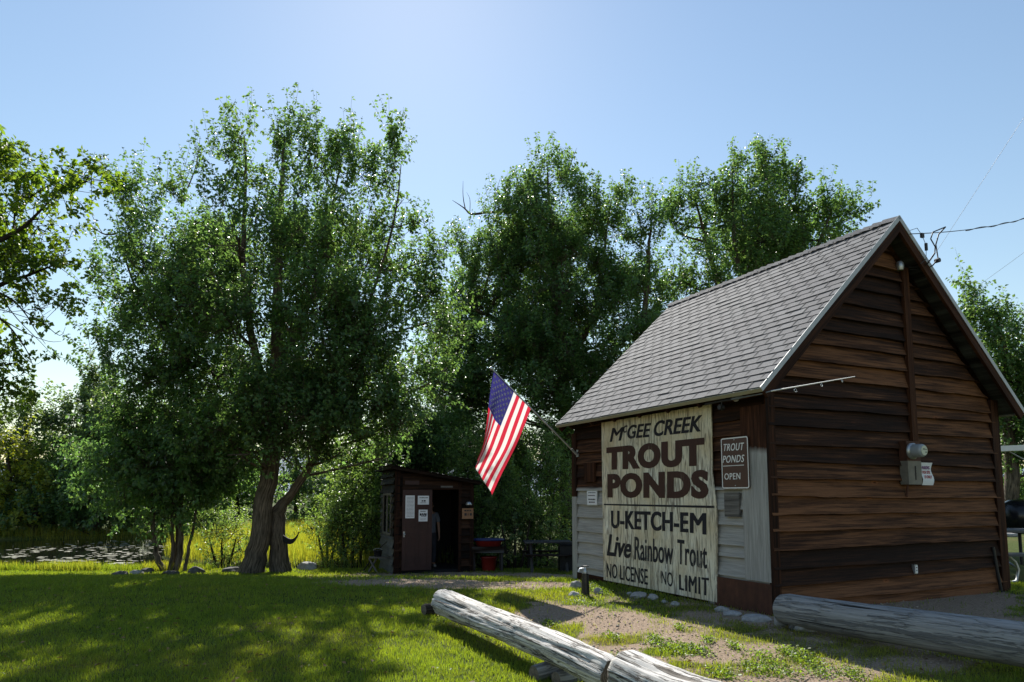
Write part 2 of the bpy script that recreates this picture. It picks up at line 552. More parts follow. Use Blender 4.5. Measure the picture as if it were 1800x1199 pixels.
def m_ground():
    t = NT('ground'); v = t.mapping('Object')
    r, g, b = t.tint()[:3]
    n1 = t.noise(v, 2.2, 8, 0.65); n2 = t.noise(v, 38, 5, 0.7); n3 = t.noise(v, 130, 3, 0.7)
    dirt = t.ramp(n2, [(0.28, (0.17, 0.12, 0.085)), (0.5, (0.33, 0.245, 0.175)), (0.74, (0.52, 0.41, 0.32))])
    dirt = t.mix(dirt, t.ramp(n3, [(0.32, (0.6, 0.58, 0.56)), (0.52, (1, 1, 1)), (0.7, (1.25, 1.25, 1.25))]), 0.8, 'MULTIPLY')
    grass = t.mix(t.ramp(n1, [(0.3, (0.045, 0.065, 0.014)), (0.7, (0.085, 0.11, 0.024))]), (0.17, 0.135, 0.052), g)
    grass = t.mix(grass, t.ramp(n2, [(0.3, (0.5, 0.5, 0.5)), (0.6, (1.1, 1.1, 1.1))]), 0.7, 'MULTIPLY')
    f = t.math('ADD', r, t.math('MULTIPLY', t.math('SUBTRACT', n2, 0.5), 0.6))
    c = t.mix(grass, dirt, t.ramp(f, [(0.4, 0.0), (0.6, 1.0)]))
    t.bump(t.math('ADD', n2, n3), 0.7, 0.02)
    return t.base(c, 0.95, 0.1)
M['ground'] = m_ground()


def m_water():
    t = NT('pond_water'); v = t.mapping('Object')
    t.bump(t.noise(t.mapping('Object', (1, 0.6, 1)), 5, 3), 0.10, 0.03)
    return t.base((0.012, 0.014, 0.009), 0.04, 0.5)
M['water'] = m_water()
M['pad'] = simple('floating_pad', (0.42, 0.41, 0.31), 0.35, var=0.25, spec=0.5)

M['leaf_cotton'] = leafmat('cottonwood_leaf', (0.052, 0.108, 0.050), (0.105, 0.165, 0.052), (0.21, 0.40, 0.085), 0.46, 0.38, 0.42)
M['leaf_maple'] = leafmat('broad_leaf', (0.042, 0.088, 0.018), (0.10, 0.15, 0.024), (0.26, 0.42, 0.028), 0.48, 0.45, 0.3)
M['leaf_willow'] = leafmat('willow_leaf', (0.080, 0.145, 0.058), (0.14, 0.19, 0.055), (0.27, 0.46, 0.08), 0.48, 0.36)
M['leaf_far'] = leafmat('far_leaf', (0.070, 0.122, 0.062), (0.12, 0.17, 0.065), (0.24, 0.40, 0.09), 0.45, 0.42)
M['leaf_yellow'] = leafmat('yellow_green_leaf', (0.12, 0.18, 0.032), (0.20, 0.22, 0.035), (0.42, 0.56, 0.05), 0.48, 0.45)
M['grass'] = leafmat('grass_blade', (0.088, 0.150, 0.022), (0.22, 0.21, 0.055), (0.31, 0.43, 0.022), 0.48, 0.5, 0.3)
M['reed'] = leafmat('reed_blade', (0.12, 0.18, 0.03), (0.28, 0.24, 0.05), (0.40, 0.47, 0.035), 0.5, 0.5, 0.3)
M['bark'] = barkmat('cottonwood_bark', (0.028, 0.023, 0.018), (0.20, 0.165, 0.13))
M['bark_dark'] = barkmat('dark_bark', (0.012, 0.010, 0.008), (0.075, 0.062, 0.05))
M['bark_pale'] = barkmat('bare_branch_bark', (0.06, 0.05, 0.042), (0.19, 0.16, 0.135))

# ------------------------------------------------------------------ ground
DIRT = [  # (photo x, y, rx, ry, amount) surveyed patches of bare earth
    (985, 1083, 85, 19, 1.0), (1085, 1098, 70, 22, 1.0), (1040, 1140, 100, 18, .95), (1180, 1128, 80, 17, .8), (1270, 1150, 90, 20, .95), (1180, 1185, 120, 14, .8), (1330, 1195, 120, 10, .8),
    (1350, 1172, 70, 18, .75), (1120, 1165, 60, 14, .8), (1240, 1168, 50, 10, .5), (1440, 1195, 90, 20, .7), (870, 1029, 170, 7, 1.0), (720, 1024, 160, 6, .9),
    (960, 1014, 70, 5, .9), (800, 1011, 190, 6, .8), (620, 1016, 120, 5, .6), (1040, 1120, 30, 12, .7), (1560, 1075, 190, 14, .9), (1660, 1090, 160, 14, .8),
    (1270, 1200, 70, 10, .6), (1690, 1057, 110, 20, 1.0), (1640, 1075, 150, 12, 1.0), (960, 1062, 40, 6, .45), (1200, 1085, 160, 14, .35)]
GRASSY = [(1075, 1127, 48, 10, .9), (1190, 1143, 55, 9, .9), (1250, 1180, 110, 14, .7), (1010, 1100, 40, 8, .5), (1330, 1160, 26, 6, .6), (1400, 1165, 50, 12, .8)]
DRY = [(1075, 1125, 60, 13, 1.), (930, 1085, 60, 14, .7), (1000, 1100, 70, 14, .5), (960, 1050, 90, 10, .5), (1150, 1190, 160, 30, .5), (1300, 1110, 160, 40, .6), (1550, 1160, 260, 45, .65), (60, 1170, 140, 30, .25)]


def ell(lst, px, py):
    t = np.zeros_like(px)
    for cx, cy, rx, ry, a in lst:
        d = np.sqrt(((px - cx) / rx) ** 2 + ((py - cy) / ry) ** 2)
        t = np.maximum(t, a * sstep(1.55 - d))
    return t


def ground_masks(x, y, z):
    px, py = project(np.stack([x, y, z], -1))
    n = fbm(x * 2.3, y * 2.3, 31); n2 = fbm(x * 7, y * 7, 77, 3)
    d = ell(DIRT, px, py) * (0.55 + 1.25 * n) - 0.8 * ell(GRASSY, px, py) * (0.4 + n)
    d = d * .92 + (n2 - 0.5) * 0.75 * (d > 0.04)
    shed_sh = ell([(1250, 1095, 190, 45, .8), (1500, 1150, 280, 50, .75), (1080, 1050, 90, 14, .5)], px, py)
    d = np.maximum(d, shed_sh * (n + n2 * .5))
    d = np.where((y < 3) | (y > 26), 0, np.clip(d, 0, 1))
    dry = np.clip(ell(DRY, px, py) * (0.4 + n) + 0.75 * sstep((fbm(x * .9, y * .9, 9) - .52) * 5) * 0.5, 0, 1)
    return d, dry


def build_ground():
    xs = np.concatenate([[-500, -300, -180, -110, -75, -55, -45], np.arange(-38, -15, 0.5), np.arange(-15, 9.5, 0.075), np.arange(9.5, 26, 0.5), [30, 40, 60, 100, 180, 300, 500]])
    ys = np.concatenate([[-60, -20, -8, -2], np.arange(0, 4, 0.4), np.arange(4, 12, 0.06), np.arange(12, 24, 0.12), np.arange(24, 42, 0.5), [44, 48, 56, 70, 100, 160, 260, 420, 700, 1200]])
    X, Y = np.meshgrid(xs, ys)
    Z = terrain(X, Y)
    d, dry = ground_masks(X.ravel(), Y.ravel(), Z.ravel())
    Zr = Z.ravel() + np.where(Y.ravel() < 20, (fbm(X.ravel() * 9, Y.ravel() * 9, 3, 3) - .5) * 0.018, 0)
    V = np.stack([X.ravel(), Y.ravel(), Zr], 1)
    ny, nx = X.shape
    i = (np.arange(ny - 1)[:, None] * nx + np.arange(nx - 1)[None]).ravel()
    Fc = np.stack([i, i + 1, i + 1 + nx, i + nx], 1)
    cols = np.stack([d, dry, np.zeros_like(d), np.ones_like(d)], 1)
    g = np_mesh('ground', V, Fc, M['ground'], cols=cols, smooth=True)
    tag(g, kind='structure')


build_ground()
b = MB(); b.add([(-60, 18.4, WATER_Z), (-4.4, 18.4, WATER_Z), (-4.4, 35.6, WATER_Z), (-60, 35.6, WATER_Z)], [(0, 1, 2, 3)])
tag(b.build('pond_water', M['water']), kind='structure')


def build_hills():
    xs = np.linspace(-900, 900, 160); ys = np.linspace(520, 900, 14)
    X, Y = np.meshgrid(xs, ys)
    prof = sstep((Y - 520) / 300)
    Z = -3 + prof * (26 + 26 * fbm(X * .004, Y * .004, 8) + 10 * np.exp(-((X + 330) / 200) ** 2))
    ny, nx = X.shape
    i = (np.arange(ny - 1)[:, None] * nx + np.arange(nx - 1)[None]).ravel()
    h = np_mesh('hills', np.stack([X.ravel(), Y.ravel(), Z.ravel()], 1), np.stack([i, i + 1, i + 1 + nx, i + nx], 1),
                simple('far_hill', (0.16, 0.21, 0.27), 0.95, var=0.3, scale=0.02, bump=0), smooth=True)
    tag(h, kind='structure')


build_hills()

# ------------------------------------------------------------------ foliage generator
def unit(a):
    return a / (np.linalg.norm(a, axis=-1, keepdims=True) + 1e-9)


def prisms(P0, P1, r0, r1, n=3):
    """many thin straight twigs"""
    d = unit(P1 - P0)
    ref = np.where(np.abs(d[:, 2:3]) < .9, np.array([[0, 0, 1.]]), np.array([[1., 0, 0]]))
    u = unit(np.cross(d, ref)); w = np.cross(d, u)
    a = np.arange(n) * 2 * math.pi / n
    ring = u[:, None, :] * np.cos(a)[None, :, None] + w[:, None, :] * np.sin(a)[None, :, None]
    V = np.concatenate([P0[:, None] + ring * r0[:, None, None], P1[:, None] + ring * r1[:, None, None]], 1)
    m = len(P0); base = (np.arange(m) * 2 * n)[:, None]
    fs = []
    for k in range(n):
        fs.append(np.concatenate([base + k, base + (k + 1) % n, base + n + (k + 1) % n, base + n + k], 1))
    L = np.linalg.norm(P1 - P0, axis=1)
    uv = np.zeros((m, 2 * n, 2)); uv[:, n:, 0] = L[:, None]; uv[:, :, 1] = np.tile(np.arange(n) / n, 2)[None] * 0.4
    return V.reshape(-1, 3), np.concatenate(fs), uv.reshape(-1, 2)


def leaves(P, A, N, size, rng, aspect=0.72, fold=0.16):
    """pointed folded leaves: P base points, A axis, N rough normal"""
    n = len(P)
    A = unit(A); S = unit(np.cross(A, N)); N = np.cross(S, A)
    L = size * rng.uniform(.65, 1.25, n)[:, None]
    W = L * aspect * 0.5
    m = P + A * L * 0.42
    V = np.stack([P, m + S * W + N * L * fold, P + A * L + N * L * -.08, m - S * W + N * L * fold], 1).reshape(-1, 3)
    i = np.arange(n)[:, None] * 4
    Fc = np.concatenate([np.concatenate([i, i + 1, i + 2], 1), np.concatenate([i, i + 2, i + 3], 1)])
    return V, Fc


def bez(p0, p1, p2, n):
    t = np.linspace(0, 1, n)[:, None]
    return (1 - t) ** 2 * p0 + 2 * t * (1 - t) * p1 + t * t * p2


def trunk_mesh(mb, pts, rad, n=14, jitter=0.06, sub=4, rng=None, wob=0.02):
    pts = np.asarray(pts, float)
    # smooth the polyline
    out, rr = [], []
    for i in range(len(pts) - 1):
        p0 = pts[max(i - 1, 0)]; p1 = pts[i]; p2 = pts[i + 1]; p3 = pts[min(i + 2, len(pts) - 1)]
        for k in range(sub):
            t = k / sub
            out.append(.5 * ((2 * p1) + (-p0 + p2) * t + (2 * p0 - 5 * p1 + 4 * p2 - p3) * t * t + (-p0 + 3 * p1 - 3 * p2 + p3) * t ** 3))
            rr.append(rad[i] * (1 - t) + rad[i + 1] * t)
    out.append(pts[-1]); rr.append(rad[-1])
    out = [o + (rng.normal(0, wob, 3) * min(1, r / .1) if 0 < k < len(out) - 1 else 0) for k, (o, r) in enumerate(zip(out, rr))]
    mb.tube(out, rr, n=n, jitter=jitter)
    return np.array(out), np.array(rr)


def tree(name, label, group, base, Y, trunks, blobs, leafmat_='leaf_cotton', bark='bark', leaf=0.1, sub=14, shoots=9, nleaf=30, seed=1,
         slen=(.45, .95), up=.75, yellow=.25, aspect=.72, droop=.5, spread=.55, cat='tree', depth=1.0, bare=(), twig=0.005, limb=0.05, top=0, gap=1.15, thin=.28, dapple=0, topmax=2000):
    """trunks: [(photo points, radii)], blobs: crown masses (photo cx, cy, rx, ry, metres nearer/farther)"""
    rng = np.random.default_rng(seed)
    random.seed(seed)
    k = Y / (F / _c)
    root = thing(name, label, cat, base, group)
    tb = MB()
    TP, TR = [], []
    for pts, rad in trunks:
        P = [atY(p[0], p[1], Y + (p[2] if len(p) > 2 else 0)) for p in pts]
        o, r = trunk_mesh(tb, P, rad, n=12 if rad[0] > .1 else 7, rng=rng)
        TP.append(o); TR.append(r)
    for pts, rad in bare:
        P = [atY(p[0], p[1], Y + (p[2] if len(p) > 2 else 0)) for p in pts]
        trunk_mesh(tb, P, rad, n=5, rng=rng, wob=.012, sub=3)
    TPa = np.concatenate(TP); TRa = np.concatenate(TR)
    seg0, seg1, sr0, sr1 = [], [], [], []
    SP, SD, SL = [], [], []
    for bi, bl in enumerate(blobs):
        cx, cy, rx, ry = bl[:4]; dy = bl[4] if len(bl) > 4 else 0; dens = bl[5] if len(bl) > 5 else 1.0
        c = atY(cx, cy, Y + dy)
        kk = (Y + dy) / (F / _c)
        rad = np.array([rx * kk, (rx + ry) * .5 * kk * depth, ry * kk])
        # limb from the trunk to the mass
        d = np.linalg.norm(TPa - c, axis=1) + 2.0 * np.maximum(0, TPa[:, 2] - c[2] + .25 * np.linalg.norm((TPa - c)[:, :2], axis=1))
        j = int(np.argmin(d))
        p0 = TPa[j]
        mid = (p0 + c) / 2 + rng.normal(0, .12, 3) * np.linalg.norm(c - p0) * .6 + np.array([0, 0, -.08 * np.linalg.norm(c - p0)])
        B = bez(p0, mid, c, 7)
        r_0 = min(TRa[j] * .7, limb * (.6 + rad.mean() * .5))
        tb.tube(list(B), list(np.linspace(r_0, r_0 * .4, 7)), n=6, jitter=.1)
        ns = max(3, int(sub * dens * rad[0] * rad[1] * rad[2]) if rad.prod() > 1 else int(sub * dens * rad.prod()))
        q = unit(rng.normal(0, 1, (ns, 3))) * (rng.random((ns, 1)) ** .42)
        S = c + q * rad
        st = B[rng.integers(3, 7, ns)]
        seg0.append(st); seg1.append(S); sr0.append(np.full(ns, r_0 * .32)); sr1.append(np.full(ns, r_0 * .1 + .002))
        # shoots round every sub-branch end
        nsh = shoots
        ctr = np.repeat(S, nsh, 0)
        rel = np.repeat(q, nsh, 0)
        p = ctr + rng.normal(0, spread * .5, ctr.shape)
        gp_ = vnoise(p[:, 0] * gap + .35 * p[:, 2], p[:, 1] * gap + 7.3, seed) * .5 + vnoise(p[:, 0] * gap - 3.1, p[:, 2] * gap * .7 + 1.7, seed + 2) * .5
        if dapple and cy < 660:   # lanes cut through the crown along the sun, to dapple the ground
            hx, hy = p[:, 0] - p[:, 2] * SUNV[0] / SUNV[2], p[:, 1] - p[:, 2] * SUNV[1] / SUNV[2]
            gp_ = np.where(fbm(hx * .95 + .3 * hy, hy * .62, seed + 40, 3) < dapple, 0, gp_)
        ok = gp_ > thin
        p, ctr, rel = p[ok], ctr[ok], rel[ok]
        dr = unit(np.array([[0, 0, up]]) + rel * .55 + rng.normal(0, .38, ctr.shape))
        SP.append(p); SD.append(dr); SL.append(rng.uniform(slen[0], slen[1], len(p)))
        seg0.append(ctr); seg1.append(p); sr0.append(np.full(len(p), twig * 1.6)); sr1.append(np.full(len(p), twig))
        if top and cy < topmax:
            nt = max(1, int(top * dens * min(1.0, rad[0] * .9)))
            tp = c + np.stack([rng.uniform(-.8, .8, nt) * rad[0], rng.uniform(-.6, .6, nt) * rad[1], rng.uniform(.45, .85, nt) * rad[2]], 1)
            for u in range(3):
                SP.append(tp + rng.normal(0, .07, tp.shape)); SD.append(unit(np.array([[0, 0, 1.]]) + rng.normal(0, .16, tp.shape))); SL.append(rng.uniform(.6, 1.45, nt))
    SP, SD, SL = np.concatenate(SP), np.concatenate(SD), np.concatenate(SL)
    seg0.append(SP); seg1.append(SP + SD * SL[:, None]); sr0.append(np.full(len(SP), twig)); sr1.append(np.full(len(SP), twig * .5))
    V, Fc, uv = prisms(np.concatenate(seg0), np.concatenate(seg1), np.concatenate(sr0), np.concatenate(sr1))
    trunk_o = tb.build('trunk', M[bark], root)
    np_mesh('branches', V, Fc, M[bark], root, uv=uv)
    n = len(SP) * nleaf
    t = rng.random((len(SP), nleaf)) ** .85
    axis = SD[:, None, :].repeat(nleaf, 1).reshape(-1, 3)
    P = (SP[:, None] + SD[:, None] * (t * SL[:, None])[..., None]).reshape(-1, 3)
    out = rng.normal(0, 1, (n, 3)); out -= axis * (out * axis).sum(1, keepdims=True); out = unit(out)
    P = P + out * rng.uniform(.01, .07, (n, 1)) * (leaf / .1)
    A = out * .9 + axis * .35 + np.array([[0, 0, -droop]]) + rng.normal(0, .35, (n, 3))
    N = axis * .8 + np.array([[0, 0, .5]]) + rng.normal(0, .6, (n, 3))
    LV, LF = leaves(P, A, N, leaf, rng, aspect)
    tone = rng.random(len(SP)).repeat(nleaf) * .5 + rng.random(n) * .5
    yl = np.clip(rng.normal(yellow, .22, n) + (rng.random(len(SP)) < .07).repeat(nleaf) * .35, 0, 1)
    cols = np.stack([tone, yl, rng.random(n), np.ones(n)], 1).repeat(4, 0)
    np_mesh('crown', LV, LF, M[leafmat_], root, cols=cols)
    return root


#@@TREES
def terr_pt(x, y):
    return np.array([x, y, float(terrain(x, y))])


G_BG = 'trees on the far bank of the pond'
# the big twin-trunk cottonwood on the lawn
MY = 17.4
tree('cottonwood_tree', 'large twin-trunked cottonwood on the lawn edge, tallest tree beside the small shack', 'cottonwood trees', atY(470, 1006, MY), MY,
     [([(440, 1012), (452, 970), (463, 900), (474, 825), (483, 700), (487, 560), (490, 430), (496, 310), (500, 240)], [.35, .26, .235, .225, .18, .14, .10, .055, .015]),
      ([(492, 1012, .3), (490, 960, .3), (488, 900, .25), (506, 876, .2), (540, 826, 0), (560, 790, -.1), (592, 700, -.2), (640, 560, -.3), (690, 400, -.4), (705, 290, -.4)], [.30, .22, .185, .115, .095, .082, .065, .045, .028, .01]),
      ([(482, 740), (452, 640, -.5), (432, 520, -.7), (428, 420, -.8), (432, 310, -.7), (430, 240, -.7)], [.12, .1, .08, .055, .03, .008]),
      ([(478, 780), (420, 700, .4), (340, 620, .8), (270, 560, 1), (225, 470, 1), (205, 380, 1)], [.11, .085, .065, .045, .025, .008]),
      ([(486, 640), (540, 540, .6), (575, 430, .9), (590, 330, 1), (605, 260, 1)], [.1, .08, .05, .03, .008])],
     [(500, 320, 78, 80, 0, .42), (500, 250, 24, 50, 0, .9), (430, 255, 18, 42, -.6, .8), (690, 275, 16, 36, -.4, .8), (600, 275, 18, 32, .4, .8), (430, 300, 40, 55, -.6, .5), (360, 325, 60, 55, .4, .42), (395, 270, 22, 28, 0), (290, 350, 60, 55, .9, .6), (225, 345, 40, 40, .6, .7), (215, 400, 40, 60, .9),
      (255, 460, 75, 80, .8), (215, 560, 45, 75, .6), (200, 640, 45, 55, .5), (320, 490, 90, 95, -.9), (300, 620, 95, 90, -.6), (420, 420, 100, 100, -1.6, .65), (400, 560, 95, 100, -1.9), (540, 420, 90, 95, -1.6, .65),
      (600, 335, 60, 65, .9, .5), (650, 380, 60, 80, -.3, .55), (560, 290, 40, 45, .2, .6), (635, 305, 36, 45, -.2, .6), (180, 500, 30, 50, .7), (560, 640, 90, 80, .8), (400, 650, 100, 80, .9), (695, 300, 25, 45, -.4), (710, 350, 30, 55, -.3), (690, 460, 60, 80, .2), (725, 390, 24, 30, -.4), (560, 550, 100, 90, -1.8), (650, 570, 85, 90, -.8),
      (735, 540, 55, 85, .3), (710, 640, 70, 70, .2), (600, 680, 95, 70, -1.2), (480, 660, 100, 90, 1.9), (450, 720, 110, 60, -1.8), (330, 720, 90, 60, -.6), (250, 710, 60, 55, .2), (560, 750, 70, 35, -.8),
      (640, 750, 60, 40, -.2), (420, 500, 110, 110, 1.8), (560, 480, 110, 110, 1.8), (300, 560, 90, 100, 1.6), (410, 775, 60, 28, -1.2), (480, 790, 45, 22, -1.4), (600, 745, 75, 48, -1.0, 2.6), (555, 700, 65, 55, -1.3, 2.2), (630, 670, 75, 65, -1.0, 2.0), (685, 745, 65, 46, -.3, 2.4), (500, 745, 75, 50, -1.7, 2.4), (600, 795, 55, 26, -.6, 3), (660, 600, 65, 65, -1.1, 1.6), (440, 780, 60, 30, -1.6, 3), (380, 770, 60, 40, -1.0, 2.4), (540, 790, 45, 25, -1.2, 3), (770, 450, 30, 45, .2), (772, 560, 42, 60, .2), (775, 665, 45, 50, .2), (690, 800, 45, 25, .3)],
     leaf=.10, sub=17, shoots=9, nleaf=26, seed=11, thin=.17, dapple=.375, top=7, topmax=350, up=.9, spread=.42, droop=.6, depth=.62,
     bare=[([(205, 410, .9), (185, 412, .9), (165, 400, .9), (148, 380, .9)], [.03, .022, .012, .004]), ([(180, 410, .9), (165, 385, .9), (152, 355, .9)], [.012, .008, .003]),
           ([(330, 330, .3), (345, 290, .3), (352, 240, .3)], [.02, .012, .004]), ([(400, 800, -1.6), (440, 798, -1.5), (478, 790, -.5)], [.015, .03, .045])])

# the multi-stemmed tree at the pond's edge
PY = 18.0
tree('multi_stem_tree', 'dark multi-stemmed tree of five slim trunks at the pond edge', 'cottonwood trees', at(298, 1004), PY,
     [([(287, 1003), (277, 980), (270, 940), (268, 880), (262, 800)], [.085, .07, .06, .05, .03]), ([(298, 1003), (303, 970), (303, 920), (308, 860), (310, 780)], [.06, .05, .045, .04, .02]),
      ([(308, 1003), (318, 960), (318, 900), (322, 820), (330, 740)], [.085, .07, .06, .05, .03]), ([(325, 1003), (333, 960), (341, 920), (350, 870), (366, 800)], [.05, .04, .035, .03, .015]), ([(303, 1003, .2), (311, 950, .2), (309, 890, .2), (300, 830, .2)], [.05, .045, .04, .02])],
     [(250, 810, 75, 50, 0), (330, 815, 85, 50, -.3), (310, 760, 90, 40, .4), (210, 790, 50, 50, .6), (390, 820, 60, 50, .3), (270, 870, 60, 35, -.2), (350, 880, 60, 32, .2), (220, 850, 40, 45, .3), (420, 760, 50, 50, .8)],
     leaf=.11, sub=30, shoots=9, nleaf=28, seed=12, spread=.55, up=.35, droop=.7, yellow=.12)

# the broad-leaved tree at the left edge, trunk outside the frame
LY = 13.2
tree('broadleaf_tree', 'sunlit yellow-green broadleaf tree leaning in at the left edge, with bare drooping twigs below', None, terr_pt(-12.6, LY), LY,
     [([(-245, 1040), (-240, 900), (-225, 700), (-190, 520), (-150, 400), (-110, 250)], [.3, .27, .23, .17, .1, .03]), ([(-215, 620), (-120, 520, -.2), (-30, 440, -.3), (40, 400, -.3), (90, 350, -.3)], [.14, .1, .06, .035, .01]),
      ([(-215, 640), (-110, 560, .2), (-20, 510, .3), (60, 480, .3), (110, 460, .3)], [.12, .08, .05, .025, .008])],
     [(5, 300, 42, 36, 0), (50, 335, 50, 34, -.2), (105, 330, 28, 18, -.2), (145, 310, 14, 22, -.3), (25, 370, 65, 50, .3), (75, 385, 40, 36, -.3), (110, 455, 32, 24, .2), (50, 465, 65, 36, .1), (-10, 450, 60, 60, -.5), (70, 520, 40, 30, .2),
      (-80, 360, 70, 70, .4), (-90, 480, 80, 80, .4), (10, 620, 28, 36, 0), (5, 680, 26, 22, 0), (-60, 640, 70, 60, .5), (60, 430, 50, 30, .8), (-160, 350, 80, 90, 0), (-150, 560, 70, 70, -.3), (-14, 265, 26, 22, .2)],
     leafmat_='leaf_maple', leaf=.095, sub=25, shoots=7, nleaf=24, seed=13, yellow=.16, thin=.2, dapple=.30, up=.3, droop=.45, aspect=.9, spread=.5, slen=(.3, .65), bark='bark_dark',
     bare=[([(-40, 500), (10, 520), (40, 545), (62, 580), (80, 605)], [.03, .022, .014, .009, .004]), ([(-60, 520), (0, 560), (30, 590), (50, 622), (60, 650)], [.03, .022, .014, .009, .003]), ([(40, 545), (75, 568), (105, 590), (115, 575)], [.012, .009, .006, .003]),
           ([(10, 565), (45, 585), (85, 600), (108, 600)], [.012, .009, .006, .003]), ([(20, 580), (30, 610), (58, 640), (78, 632)], [.010, .008, .005, .003]), ([(0, 520), (30, 560), (70, 600), (90, 622)], [.012, .009, .006, .003]), ([(-20, 540), (15, 548), (60, 560), (90, 545)], [.01, .008, .005, .003])])

# second and third cottonwoods behind the shack and the shed
T2 = 25.0
tree('cottonwood_tree', 'dense cottonwood behind the shed with a bare crooked branch jutting left near its top', 'cottonwood trees', terr_pt(atY(998, 990, T2)[0], T2), T2,
     [([(1000, 1010), (1000, 900), (996, 760), (985, 620), (975, 480), (965, 350), (962, 290)], [.36, .31, .27, .2, .14, .06, .015]), ([(994, 720), (940, 620, .3), (870, 560, .5), (830, 545, .5)], [.16, .13, .1, .05]),
      ([(990, 660), (1040, 560, -.4), (1060, 450, -.5), (1070, 380, -.5)], [.12, .09, .05, .01])],
     [(962, 320, 45, 45, 0), (935, 330, 22, 35, .2), (910, 400, 60, 55, .4), (985, 400, 70, 60, -.5), (1050, 390, 45, 50, -.2), (1085, 400, 26, 40, .2), (1100, 360, 14, 20, .2), (870, 440, 40, 40, .6), (900, 490, 70, 60, .3), (990, 500, 85, 70, -1.2), (1070, 490, 60, 60, -.3),
      (860, 540, 45, 60, .4), (920, 590, 75, 65, -.6), (1010, 610, 80, 70, -1.4), (1080, 590, 60, 60, -.6), (880, 660, 70, 60, .2), (970, 690, 80, 60, -1), (1060, 680, 60, 55, -.5), (840, 620, 40, 50, .8), (960, 450, 90, 90, 1.5), (950, 600, 100, 100, 1.6), (1090, 530, 40, 60, 0), (860, 720, 60, 45, .3), (835, 455, 38, 45, .6, 1.6), (822, 525, 42, 50, .7, 1.7), (800, 600, 45, 60, .8, 1.7), (800, 690, 60, 65, .6, 1.7), (850, 790, 60, 45, .3, 1.7), (770, 780, 60, 50, .8, 1.7), (930, 780, 60, 50, -.4), (1010, 790, 60, 50, -.4)],
     leaf=.115, sub=11, shoots=8, nleaf=26, seed=21, top=6, topmax=420, up=.9, spread=.55, dapple=.30,
     bare=[([(880, 372, .5), (850, 374, .5), (828, 376, .5), (815, 365, .5), (795, 352, .5)], [.06, .05, .045, .025, .006]), ([(818, 368, .5), (814, 345, .5), (814, 318, .5)], [.025, .014, .004]), ([(872, 370, .5), (872, 340, .5), (880, 312, .5)], [.02, .012, .004]),
           ([(862, 372, .5), (856, 345, .5), (853, 322, .5)], [.012, .008, .003]), ([(826, 372, .5), (826, 350, .5), (820, 338, .5)], [.014, .01, .003]), ([(895, 345, .4), (896, 310, .4), (900, 296, .4)], [.014, .01, .003]), ([(875, 368, .5), (884, 345, .5), (892, 330, .5)], [.012, .008, .003]),
           ([(1000, 300, 0), (1006, 280, 0), (1014, 260, 0)], [.02, .014, .004]), ([(1046, 330, 0), (1050, 315, 0), (1056, 303, 0)], [.02, .014, .004]), ([(845, 420, .5), (825, 425, .5), (812, 430, .5)], [.02, .014, .004])])
T3 = 24.5
tree('cottonwood_tree', 'wide pointed cottonwood rising directly behind the shed roof', 'cottonwood trees', terr_pt(atY(1340, 900, T3)[0], T3), T3,
     [([(1340, 905), (1342, 700), (1345, 520), (1348, 380), (1345, 260)], [.34, .28, .2, .1, .02]), ([(1340, 660), (1270, 520, .4), (1235, 400, .5), (1220, 340, .5)], [.16, .12, .06, .015]), ([(1342, 640), (1410, 500, -.3), (1450, 400, -.4), (1470, 350, -.4)], [.15, .1, .05, .012]),
      ([(1342, 600), (1295, 450, -.5), (1288, 330, -.5), (1286, 290, -.5)], [.12, .08, .04, .01])],
     [(1345, 305, 32, 40, 0), (1375, 330, 25, 36, .3), (1330, 340, 40, 50, -.3), (1390, 360, 36, 45, 0), (1288, 330, 20, 40, -.5), (1285, 390, 40, 50, -.5), (1240, 350, 24, 40, .4), (1235, 420, 40, 50, .5), (1205, 350, 14, 30, .4), (1190, 410, 24, 40, .3), (1165, 380, 14, 24, .2), (1340, 420, 60, 60, -1),
      (1410, 420, 45, 50, .2), (1455, 370, 20, 26, -.3), (1450, 410, 40, 40, -.3), (1495, 385, 24, 26, -.2), (1480, 430, 40, 34, 0), (1180, 480, 40, 50, .3), (1240, 500, 55, 55, -.4), (1310, 500, 60, 60, -1), (1390, 490, 60, 50, -.5), (1200, 570, 60, 60, -.2), (1280, 590, 70, 60, -.6), (1150, 560, 40, 60, .4), (1300, 440, 80, 80, 1.6),
      (1400, 460, 80, 60, 1.4), (1180, 640, 70, 50, 0), (1370, 570, 70, 50, 0)],
     leaf=.12, sub=11, shoots=8, nleaf=26, seed=31, top=6, topmax=430, up=.9, spread=.5)
T4 = 23.0
tree('cottonwood_tree', 'slender thin-topped cottonwood squeezed between the two big crowns left of the roof', 'cottonwood trees', terr_pt(atY(1125, 900, T4)[0], T4), T4,
     [([(1120, 960), (1122, 800), (1130, 600), (1140, 450), (1145, 380)], [.22, .18, .12, .06, .012])],
     [(1140, 395, 14, 30, 0), (1135, 440, 22, 40, 0), (1115, 490, 26, 40, -.3), (1150, 510, 22, 40, .2), (1100, 570, 40, 45, -.5), (1140, 590, 40, 50, 0), (1080, 650, 50, 45, -.4), (1140, 670, 40, 40, 0), (1030, 720, 60, 45, 0)],
     leaf=.11, sub=18, shoots=8, nleaf=26, seed=32, top=2, spread=.5, bare=[([(1150, 420), (1148, 385), (1142, 360)], [.02, .012, .004]), ([(1150, 400), (1158, 380), (1160, 366)], [.012, .008, .003])])
